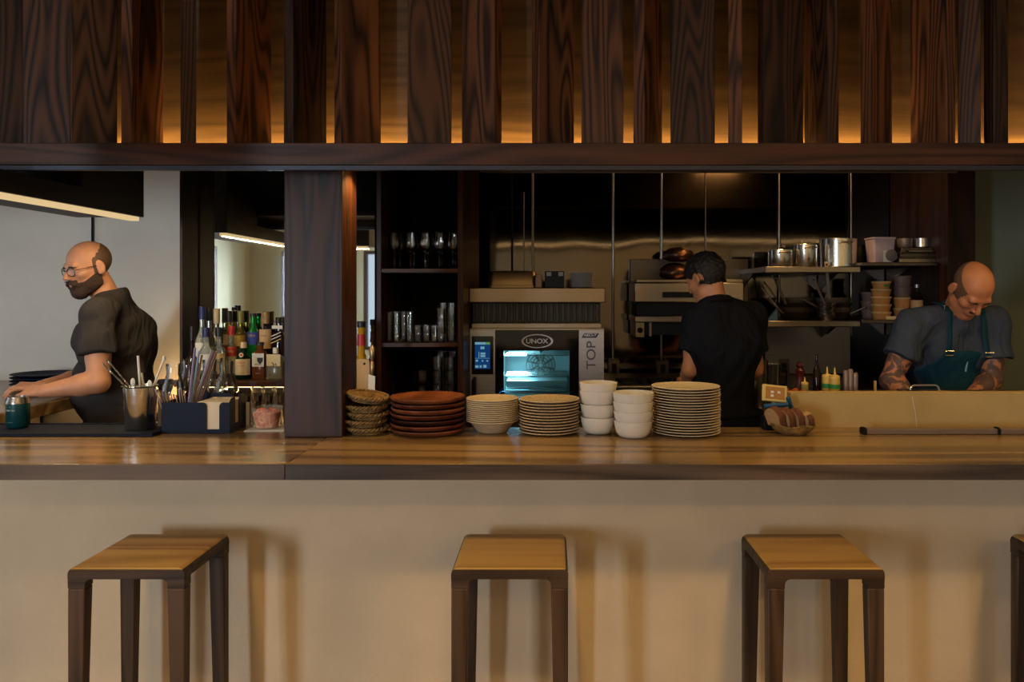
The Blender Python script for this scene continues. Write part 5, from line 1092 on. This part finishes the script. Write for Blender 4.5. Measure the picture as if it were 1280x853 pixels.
def skin(name, c, tattoo=False):
    m, nt, out = new_mat(name); b = bsdf(nt, out, Roughness=.5); b.inputs['Subsurface Weight'].default_value = .12; b.inputs['Subsurface Radius'].default_value = (.02, .008, .004); b.inputs['Subsurface Scale'].default_value = .4
    v = coords(nt, rand=False); r = ramp(nt, [(.3, tuple(x * .84 for x in c)), (.7, c)]); nt.links.new(noise(nt, v, 22, 3), r.inputs[0]); col = r.outputs[0]
    if tattoo:
        n = noise(nt, v, 17, 3, .55, 1.4); t = ramp(nt, [(.44, (0, 0, 0)), (.50, (1, 1, 1))]); nt.links.new(n, t.inputs[0])
        sp = nt.nodes.new('ShaderNodeSeparateXYZ'); tc = nt.nodes.new('ShaderNodeTexCoord'); nt.links.new(tc.outputs['Object'], sp.inputs[0])
        low = math_n(nt, 'LESS_THAN', sp.outputs['Z'], tattoo)
        col = mixc(nt, math_n(nt, 'MULTIPLY', math_n(nt, 'MULTIPLY', t.outputs[0], low), .82), col, rgb(48, 52, 62))
    nt.links.new(col, b.inputs['Base Color']); return m
def cloth(name, c, var=.12):
    m = flat(name, c, .9, var=var, vscale=9); nt = m.node_tree; b = [n for n in nt.nodes if n.type == 'BSDF_PRINCIPLED'][0]; b.inputs['Specular IOR Level'].default_value = .15
    v = coords(nt, (1, 1, .55), False); h = math_n(nt, 'ADD', noise(nt, v, 9, 2, .5, 1.6), math_n(nt, 'MULTIPLY', noise(nt, v, 300, 2), .03)); bump(nt, b, h, .55, .05); return m

def head_prims(F, c, f, l, u, k=1.):
    """skull, jaw, brow, nose, lips and ears in head space (left, forward, up)"""
    P = lambda x, y, z: np.array(c) + l * x * k + f * y * k + u * z * k
    R = (l, f, u); r3 = lambda *r: [x * k for x in r]
    F.ell(P(0, -.012, .036), R, r3(.0765, .097, .086), .0)
    F.ell(P(0, .022, -.030), R, r3(.062, .070, .078), .03)
    F.cone(P(-.046, .01, -.062), P(-.014, .068, -.098), .022 * k, .018 * k, .03); F.cone(P(.046, .01, -.062), P(.014, .068, -.098), .022 * k, .018 * k, .03)
    F.ell(P(0, .074, -.098), R, r3(.022, .018, .018), .02)
    for s in (-1, 1): F.ell(P(s * .042, .058, -.016), R, r3(.022, .024, .018), .02)
    F.cone(P(-.036, .080, .026), P(.036, .080, .026), .0125 * k, .0125 * k, .018)
    for s in (-1, 1): F.ell(P(s * .031, .097, .006), R, r3(.016, .015, .011), .012, 'sub')
    for s in (-1, 1): F.ell(P(s * .031, .074, .006), R, r3(.0145, .0145, .0125), .006)
    F.cone(P(0, .088, .018), P(0, .113, -.022), .0075 * k, .0115 * k, .012)
    for s in (-1, 1): F.ell(P(s * .0115, .100, -.027), R, r3(.008, .010, .007), .006)
    F.ell(P(0, .084, -.056), R, r3(.03, .016, .022), .012)
    F.ell(P(0, .097, -.054), R, r3(.022, .007, .0048), .004); F.ell(P(0, .095, -.0645), R, r3(.019, .008, .0058), .004)
    for s in (-1, 1):
        a = nz(l * s * .35 - f * .85); b_ = np.cross(u, a)
        F.ell(P(s * .083, -.012, -.002), (b_, a, nz(u * 1 - f * .15)), r3(.0075, .019, .033), .006)
        F.ell(P(s * .092, -.008, .002), (b_, a, u), r3(.005, .010, .019), .004, 'sub')
        F.ell(P(s * .080, -.004, -.026), R, r3(.006, .008, .010), .006)
    return P

def hand_prims(F, w, d, n, s, curl, k=.006, spread=1., L=1., thumb=(.55, .75, -.25)):
    """w wrist, d towards the fingers, n out of the back of the hand, s towards the thumb"""
    w = np.array(w); d = nz(d); n = nz(n - d * (np.array(n) @ d)); s = nz(np.array(s) - d * (np.array(s) @ d) - n * (np.array(s) @ n))
    for q, r0, r1 in ((.030, .0155, .0125), (.010, .0160, .0130), (-.010, .0155, .0125), (-.029, .0140, .0115)):
        F.cone(w + s * q * .55, w + d * .082 * L + s * q, r0, r1, .012)
    for j, (q, ln, rr) in enumerate(((.031, .070, .0088), (.0105, .078, .0090), (-.0105, .072, .0086), (-.030, .056, .0076))):
        p = w + d * (.083 - .004 * abs(j - 1)) * L + s * q; dd = nz(d + s * (.16, .04, -.08, -.2)[j] * spread); a = 0
        cu = curl[j] if isinstance(curl, (list, tuple)) else curl
        for seg, (fr, ra, rb) in enumerate(((.44, 1, .93), (.32, .93, .86), (.24, .86, .74))):
            a += cu * (.75, 1.0, .7)[seg]; v = nz(dd * math.cos(a) - n * math.sin(a)); e = p + v * ln * fr * L
            F.cone(p, e, rr * ra, rr * rb, k); p = e
    p = w + d * .024 + s * .026; v = nz(d * thumb[0] + s * thumb[1] + n * thumb[2])
    F.cone(w + d * .01 + s * .012, p, .016, .0145, .012); e = p + v * .038; F.cone(p, e, .0135, .0115, .01); v2 = nz(v * .75 + d * .5 - n * .15); F.cone(e, e + v2 * .034, .0112, .0085, k)

class Person:
    pass
def torso(F, p, off, k=.05):
    f, l, u = p.f, p.l, p.u; R = (l, f, u); A = lambda o, x, y, z: np.array(o) + l * x + f * y + u * z
    F.ell(A(p.pelvis, 0, -.01, .0), R, (.168, .120, .13), .0, off=off)
    F.ell(A((np.array(p.pelvis) + p.chest) / 2, 0, .012 + p.belly * .5, 0), R, (.148 + p.belly * .3, .112 + p.belly, .19), k, off=off)
    F.ell(A(p.chest, 0, -.004, .0), R, (.168 * p.broad, .122, .185), k, off=off)
    for s, sh in ((1, p.shL), (-1, p.shR)):
        F.cone(A(p.neck, s * .03, -.012, -.03), sh, .050, .060, k, off=off)
        F.ell(A(p.chest, s * .085, -.055, .045), R, (.075, .05, .11), .04, off=off)
        F.ell(A(p.chest, s * .075, .085, .04), R, (.075, .038, .065), .04, off=off)
def build_person(p, lab, base, cat='person'):
    t = thing('person', lab, cat, base)
    f, l, u = p.f, p.l, p.u
    P_ = lambda q: np.array(q)
    pts = [p.head, p.pelvis, p.elL, p.elR, p.wrL, p.wrR, p.shL, p.shR]; lo = np.min(pts, 0) - .22; hi = np.max(pts, 0) + .22; lo[2] = p.pelvis[2] - .12
    F = Field(lo, hi, p.res); torso(F, p, -.012)
    hu = p.hu; N = P_(p.head) - hu * .055 - p.hf * .022
    F.cone(P_(p.neck) - u * .05, N, .064, .055, .03)
    for s, e, w in ((p.shL, p.elL, p.wrL), (p.shR, p.elR, p.wrR)):
        s, e, w = P_(s), P_(e), P_(w); F.cone(s, e, .054 * p.arm, .042 * p.arm, .03); F.cone(s * .6 + e * .4 + f * .012, s * .35 + e * .65 + f * .012, .040 * p.arm, .034 * p.arm, .03)
        m = e * .7 + w * .3; F.cone(e, m, .041 * p.arm, .043 * p.arm, .02); F.cone(m, w, .043 * p.arm, .027 * p.arm, .02)
    head_prims(F, p.head, p.hf, p.hl, p.hu)
    hand_prims(F, p.wrL, *p.handL); hand_prims(F, p.wrR, *p.handR)
    F.obj('body', p.skin, t, 1)
    # shirt
    G = Field(lo, hi, p.res * 1.5)
    torso(G, p, .010)
    for s, e in ((p.shL, p.elL), (p.shR, p.elR)):
        s, e = P_(s), P_(e); q = s + (e - s) * p.sleeve; G.cone(s, q + (e - s) * .3, .066 * p.arm, .080 * p.arm, .035, clips=[(q, nz(e - s))])
    G.cone(P_(p.neck) - u * .06, P_(p.neck) - u * .002 + f * .0, .082, .070, .03, clips=[(P_(p.neck) + u * .016, nz(u * .9 + f * .45))])
    G.keep(P_(p.pelvis) - u * .10, -u); G.wrinkle(p.fold, 34, p.seed)
    p.G = G; sh = G.obj('shirt', p.shirt, t, 2)
    C = Field(P_(p.neck) - .13, P_(p.neck) + .13, .004)
    cn = nz(u * .93 + f * .36); cc = P_(p.neck) - u * .012 + f * .008
    C.cone(cc - cn * .010, cc + cn * .016, .073, .068, 0, clips=[(cc + cn * .020, cn), (cc - cn * .008, -cn)]); C.cone(cc - cn * .03, cc + cn * .05, .0665, .0615, 0, 'sub'); C.obj('collar', p.shirt, sh, 1)
    # trousers and shoes
    lo2 = P_(p.pelvis) - .35; hi2 = P_(p.pelvis) + .35; lo2[2] = -.01; hi2[2] = p.pelvis[2] + .16; q = Field(lo2, hi2, .011)
    fl = np.array([p.f[0], p.f[1], 0]); fl = nz(fl); ll = np.array([-fl[1], fl[0], 0]); up = np.array([0, 0, 1.])
    q.ell(P_(p.pelvis), (l, f, u), (.176, .130, .13), 0); z0 = p.pelvis[2]; foot = []
    for s in (1, -1):
        h_ = P_(p.pelvis) + ll * s * .085 - up * .03; g_ = np.array([*(h_[:2] * .65 + (p.feet + ll * s * .10)[:2] * .35), z0 * .53]) + fl * .02; a_ = np.array([*(p.feet + ll * s * .11)[:2], .09]); q.cone(h_, g_, .098, .070, .05); q.cone(g_, a_, .070, .056, .04, clips=[(a_ - up * .03, -up)]); foot.append(a_)
    q.keep(P_(p.pelvis) + u * .09, u); q.wrinkle(.006, 26, 3); q.obj('trousers', p.trouser, t, 2)
    for a_ in foot:
        S = Field(a_ - .25, a_ + .25, .009); S.cone(a_ - up * .05 - fl * .03, a_ - up * .055 + fl * .13, .045, .038, .02); S.cone(a_ - up * .01, a_ - up * .05, .045, .045, .02); S.keep(np.array([0, 0, .004]), (0, 0, -1)); S.obj('shoe', BLACK, t, 1)
    return t
HAIRB = flat('dark_hair', rgb(24, 19, 17), .6, var=.35, vscale=80, bumpk=.7, bscale=220); STUB = flat('stubble', rgb(108, 78, 60), .7, var=.2, vscale=140, bumpk=.2, bscale=400); BEARD = flat('brown_beard', rgb(58, 38, 26), .75, var=.4, vscale=110, bumpk=.8, bscale=260)
def head_shell(p, off, h=.0035):
    """the head again, grown by off, as a field the hair and beard are cut from"""
    c = np.array(p.head); F = Field(c - .17, c + .17, h); head_prims(F, p.head, p.hf, p.hl, p.hu); F.D -= off
    G = F.all(); q = [G[i] - c[i] for i in range(3)]; L = lambda v: q[0] * v[0] + q[1] * v[1] + q[2] * v[2]
    return F, L(p.hl), L(p.hf), L(p.hu)
def eyes(p, t, iris, closed=False):
    c = np.array(p.head); P = lambda x, y, z: c + p.hl * x + p.hf * y + p.hu * z
    for s in (-1, 1):
        if not closed: part('eye', MB().ball(P(s * .031, .0776, .003), .0112, 16), flat('eye_white', rgb(214, 206, 198), .25, var=.02), t); part('iris', MB().ball(P(s * .031, .0846, .002) , .0052, 12), iris, t)
        m = MB(); m.tube([P(s * .012, .0925, .019), P(s * .024, .0955, .024), P(s * .038, .0905, .0235), P(s * .050, .078, .018)], [.0028, .0042, .004, .002], 8); part('eyebrow', m, HAIRB, t)

# --- the bartender, side-on at the window end
p = Person(); p.f, p.l, p.u = frame((-.92, .38, 0), (-.10, .03, 1)); p.res = .0042; p.broad = 1.0; p.belly = .05; p.arm = 1.1; p.fold = .0075; p.seed = 4; p.sleeve = .60
p.pelvis = np.array(at(151, 535, 3.840)); p.chest = np.array(at(146, 432, 3.810)); p.neck = np.array(at(139, 371, 3.780))
p.head = np.array(at(111, 335, 3.720)); p.hf, p.hl, p.hu = frame((-.53, -.82, -.27), (-.06, -.03, 1))
p.shL = np.array(at(124, 393, 3.615)); p.shR = np.array(at(137, 395, 3.930)); p.elL = np.array(at(123, 478, 3.550)); p.wrL = np.array(at(56, 489, 3.490))
p.elR = np.array(at(105, 474, 4.020)); p.wrR = np.array(at(50, 484, 3.740))
p.handL = (np.array([-1, .12, -.02]), np.array([-.1, -.45, 1.]), np.array([0, 1., .45]), [.75, .72, .7, .75]); p.handR = (np.array([-1., -.38, .10]), np.array([-.1, -.3, 1.]), np.array([.2, -1., .1]), [.55, .5, .5, .55])
p.feet = np.array([p.pelvis[0] - .02, p.pelvis[1], 0]); p.skin = skin('skin_fair', rgb(206, 146, 112)); p.shirt = cloth('charcoal_grey_cotton', rgb(58, 53, 52)); p.trouser = cloth('black_denim', rgb(34, 36, 44))
man = build_person(p, 'bald bearded man with glasses in dark grey T-shirt, both hands over the side counter', (p.feet[0], p.feet[1], 0))
iris = flat('iris_brown', rgb(40, 26, 18), .2)
eyes(p, man, iris)
F, x, y, z = head_shell(p, .0085); n_ = .0022 * (np.sin(240 * x + 3 * np.sin(90 * z)) * np.sin(260 * z + 2 * np.sin(120 * y)) * np.sin(200 * y)); F.D = F.D + n_
lim = np.where((np.abs(x) < .034) & (y > .082), -.037, -.052 + np.clip(.062 - y, 0, .1) * .55)
F.D = np.maximum(F.D, z - lim); F.D = np.maximum(F.D, -.012 - y); F.D = np.maximum(F.D, -(z + .134)); F.D = np.maximum(F.D, np.abs(x) - .073 - 0 * y)
lipd = .009 - np.sqrt((x / 2.4) ** 2 + ((y - .106)) ** 2 + ((z + .060) * 1.15) ** 2) ; F.D = np.maximum(F.D, lipd); F.obj('beard', BEARD, man, 1)
F, x, y, z = head_shell(p, .0016); F.D = np.maximum(F.D, z - (.098 - np.clip(y + .06, 0, .2) * .8) + .003 * np.sin(300 * y + 120 * x)); F.D = np.maximum(F.D, y - .016 - 0 * x); F.D = np.maximum(F.D, -(z + .062)); F.D = np.maximum(F.D, np.abs(x) - .0785); F.obj('hair', flat('dark_stubble', rgb(92, 68, 52), .7, var=.2, vscale=140), man, 1)
c = p.head; P = lambda x, y, z: Vector(c + p.hl * x + p.hf * y + p.hu * z); gm = steel('glasses_wire', rgb(120, 112, 104), .3); GLS = glass('lens', (.98, .98, 1), .05)
fr = MB(); ln = MB(); rw = []
gt = MB()
for s in (-1, 1):
    ring = [P(s * (.0335 + .0235 * math.cos(a)), .1035 - .010 * (.5 + .5 * math.cos(a)) * 1.0, .002 + .0195 * math.sin(a)) for a in np.linspace(0, 2 * PI, 29)[:-1]]
    gt.tube(ring, .0019, 6, closed=True); b = len(ln.v); ln.add(ring, [tuple(range(28))])
    gt.tube([P(s * .057, .0935, .008), P(s * .074, .075, .009), P(s * .0805, .01, .008), P(s * .083, -.018, -.004)], .0016, 6)
gt.tube([P(-.011, .105, .008), P(0, .111, .011), P(.011, .105, .008)], .0014, 6)
gl_ = part('glasses', gt, gm, man); part('lens', ln, GLS, gl_)
hx = np.array(p.wrL) + np.array([-.13, .02, -.035]); single('citrus_half', MB().ball((hx[0] - .03, hx[1] + .01, ZR + .0225), (.03, .028, .022), 18), flat('dark_plum', rgb(34, 30, 44), .4), 'small dark round thing on the side counter under the bearded man fingers', 'fruit')

# --- the cook seen from behind
p = Person(); p.f, p.l, p.u = frame((-.30, .95, 0), (-.05, .06, 1)); p.res = .0055; p.broad = 1.10; p.belly = .01; p.arm = .97; p.fold = .006; p.seed = 9; p.sleeve = .62
p.pelvis = np.array(at(907, 530, 4.06)); p.chest = np.array(at(906, 432, 4.04)); p.neck = np.array(at(894, 378, 4.02)); p.head = np.array(at(882, 349, 4.05)); p.hf, p.hl, p.hu = frame((-.62, .74, -.42), (-.12, .05, 1))
p.shL = np.array(at(872, 398, 4.02)); p.shR = np.array(at(940, 396, 4.10)); p.elL = np.array(at(863, 462, 4.03)); p.wrL = np.array(at(859, 480, 4.20)); p.elR = np.array(at(944, 462, 4.14)); p.wrR = np.array(at(922, 478, 4.26))
p.handL = (np.array([-.05, 1, .25]), np.array([-.2, 0, 1.]), np.array([1., .1, .1]), [.6] * 4); p.handR = (np.array([-.3, 1, .25]), np.array([0.1, 0, 1.]), np.array([-1., .1, .1]), [.6] * 4)
p.feet = np.array([p.pelvis[0] + .02, p.pelvis[1], 0]); p.skin = skin('skin_warm', rgb(206, 140, 100)); p.shirt = cloth('black_navy_cotton', rgb(24, 25, 31)); p.trouser = cloth('black_cotton', rgb(22, 22, 26))
cook = build_person(p, 'dark-haired cook in navy-black T-shirt and black apron, seen from behind at the range', (p.feet[0], p.feet[1], 0))
F, x, y, z = head_shell(p, .016, .004); n_ = .0026 * (np.sin(170 * x + 2 * np.sin(80 * z)) * np.sin(150 * z + 2 * np.sin(90 * y)) + .6 * np.sin(210 * y + 60 * x)); F.D = F.D + n_.astype(np.float32)
F.D = np.maximum(F.D, (y - .058) - .55 * (z - .03) * (z > .03)); F.D = np.maximum(F.D, -(z + .052)); ear = .040 - np.sqrt((np.abs(x) - .088) ** 2 + (y + .008) ** 2 + (z + .004) ** 2); F.D = np.maximum(F.D, ear); F.D = np.maximum(F.D, (y - .012) * .8 - (z - .0)); F.obj('hair', HAIRB, cook, 1)
eyes(p, cook, iris)
APB = cloth('black_apron', rgb(16, 17, 20), .08)
G = Field(p.pelvis - .35, p.pelvis + .32, .009); G.ell(p.pelvis - p.u * .0, (p.l, p.f, p.u), (.195, .148, .16), 0); G.cone(p.pelvis - p.u * .05, p.pelvis - p.u * .5, .190, .185, .04); G.keep(p.pelvis + p.u * .06, p.u); G.keep(p.pelvis - p.u * .30, -p.u); G.wrinkle(.005, 24, 5)
ap = G.obj('apron', APB, cook, 2)
A = lambda x, y, z: Vector(p.neck + p.l * x + p.f * y + p.u * z)
part('neck_strap', MB().tube([A(.10, .05, -.075), A(.085, -.015, -.012), A(.05, -.068, .006), A(0, -.088, .012), A(-.05, -.068, .006), A(-.085, -.015, -.012), A(-.10, .05, -.075)], .011, 8, flat=.4), APB, ap)
B = lambda x, y, z: Vector(p.pelvis + p.l * x + p.f * y + p.u * z)
part('waist_tie', MB().tube([B(.195 * math.cos(a), .150 * math.sin(a), .055) for a in np.linspace(0, 2 * PI, 40)[:-1]], .010, 8, closed=True).tube([B(.0, -.155, .055), B(.02, -.17, -.02), B(.03, -.165, -.12)], .008, 6).tube([B(.0, -.155, .055), B(-.03, -.175, .0), B(-.04, -.165, -.09)], .008, 6), APB, ap)

# --- the tattooed cook bowed over the pass
p = Person(); p.f, p.l, p.u = frame((.12, -.99, -.25), (.05, -.36, 1)); p.res = .0045; p.broad = 1.12; p.belly = .03; p.arm = 1.08; p.fold = .006; p.seed = 12; p.sleeve = .58
p.pelvis = np.array(at(1180, 548, 3.92)); p.chest = np.array(at(1184, 440, 3.79)); p.neck = np.array(at(1196, 387, 3.69)); p.head = np.array(at(1214, 362, 3.58)); p.hf, p.hl, p.hu = frame((.06, -.64, -.92), (.06, -.7, .7))
p.shL = np.array(at(1241, 404, 3.72)); p.shR = np.array(at(1141, 408, 3.70)); p.elL = np.array(at(1239, 476, 3.70)); p.wrL = np.array(at(1212, 497, 3.58)); p.elR = np.array(at(1113, 476, 3.66)); p.wrR = np.array(at(1142, 499, 3.57))
p.handL = (np.array([-.6, -.8, -.1]), np.array([.1, -.1, 1.]), np.array([-.8, .5, 0]), [.5] * 4); p.handR = (np.array([.6, -.8, -.1]), np.array([-.1, -.1, 1.]), np.array([.8, .5, 0]), [.5] * 4)
p.feet = np.array([p.pelvis[0], p.pelvis[1] + .02, 0]); p.skin = skin('skin_tattooed', rgb(204, 134, 96), tattoo=Z(428, 3.7)); p.shirt = cloth('slate_blue_cotton', rgb(64, 72, 90)); p.trouser = cloth('black_cotton_2', rgb(24, 24, 28))
chef = build_person(p, 'tattooed cook with shaved head and green-blue apron bowed over the pass', (p.feet[0], p.feet[1], 0))
F, x, y, z = head_shell(p, .0017); F.D = np.maximum(F.D, z - (.088 - np.clip(y + .08, 0, .2) * .34)); F.D = np.maximum(F.D, y - .044 - .30 * (z - .0) + .004 * np.sin(400 * z + 90 * x)); F.D = np.maximum(F.D, -(z + .030)); F.D = np.maximum(F.D, np.abs(x) - .0795); F.obj('hair', STUB, chef, 1)
F, x, y, z = head_shell(p, .004); F.D = np.maximum(F.D, np.abs(z + .043) - .0045); F.D = np.maximum(F.D, np.abs(x) - .022); F.D = np.maximum(F.D, .08 - y); F.obj('moustache', BEARD, chef, 1)
eyes(p, chef, iris, True)
TEAL = cloth('teal_apron', rgb(22, 62, 78), .1)
A = lambda x, y, z: p.chest + p.l * x + p.f * y + p.u * z
G = Field(p.pelvis - np.array([.35, .42, .35]), p.chest + np.array([.35, .35, .3]), .0075); torso(G, p, .017)
G.cone(p.pelvis - p.u * .0, p.pelvis - p.u * .4 , .165, .17, .05); G.keep(A(0, -.03, 0), -p.f)
G.keep(A(0, 0, .045), p.u); G.keep(A(.105, 0, .05), nz(p.l * 1 + p.u * .55)); G.keep(A(-.105, 0, .05), nz(-p.l * 1 + p.u * .55)); G.keep(p.pelvis - p.u * .32, -p.u); G.wrinkle(.003, 26, 2)
ap = G.obj('apron', TEAL, chef, 2)
def cling(p, q, v, gap):
    """the point where a line along v first meets the shirt, gap above it"""
    q = np.array(q, dtype=float); v = nz(v); G = p.G
    for k in np.arange(.16, -.16, -.002):
        w = q + v * k; i_ = np.round((w - G.lo) / G.h).astype(int)
        if (i_ < 0).any() or (i_ >= G.n).any(): continue
        if G.D[tuple(i_)] < gap: return w
    return q
for s in (-1, 1):
    way = [(A(s * .088, .12, .035), p.f), (A(s * .086, .12, .07), p.f), (A(s * .083, .11, .11), p.f + p.u * .2), (A(s * .080, .09, .15), p.f + p.u * .5), (A(s * .078, .06, .185), p.f + p.u), (np.array(p.neck) + p.l * s * .077 - p.u * .02, p.u + p.f * .3), (np.array(p.neck) + p.l * s * .078 - p.f * .05 - p.u * .02, p.u)]
    pts = [Vector(cling(p, q, v, .006)) for q, v in way]
    part('strap', MB().tube(pts, .017, 8, flat=.3), TEAL, ap)
    for k, j in ((0, .2), (4, .5)):
        cc = pts[k].lerp(pts[k + 1], j) + Vector(nz(way[k][1])) * .007
        part('buckle', MB().tube([cc + Vector(p.l) * a + Vector(p.u) * b for a, b in ((-.020, -.010), (.020, -.010), (.020, .010), (-.020, .010))], .003, 6, closed=True), CHROME, ap)
pk = cling(p, A(.012, .1, -.05), p.f, .012); part('pen', MB().tube([Vector(pk), Vector(pk + p.u * .05)], .0045, 8), flat('pale_blue_pen', rgb(130, 180, 210), .4), ap)
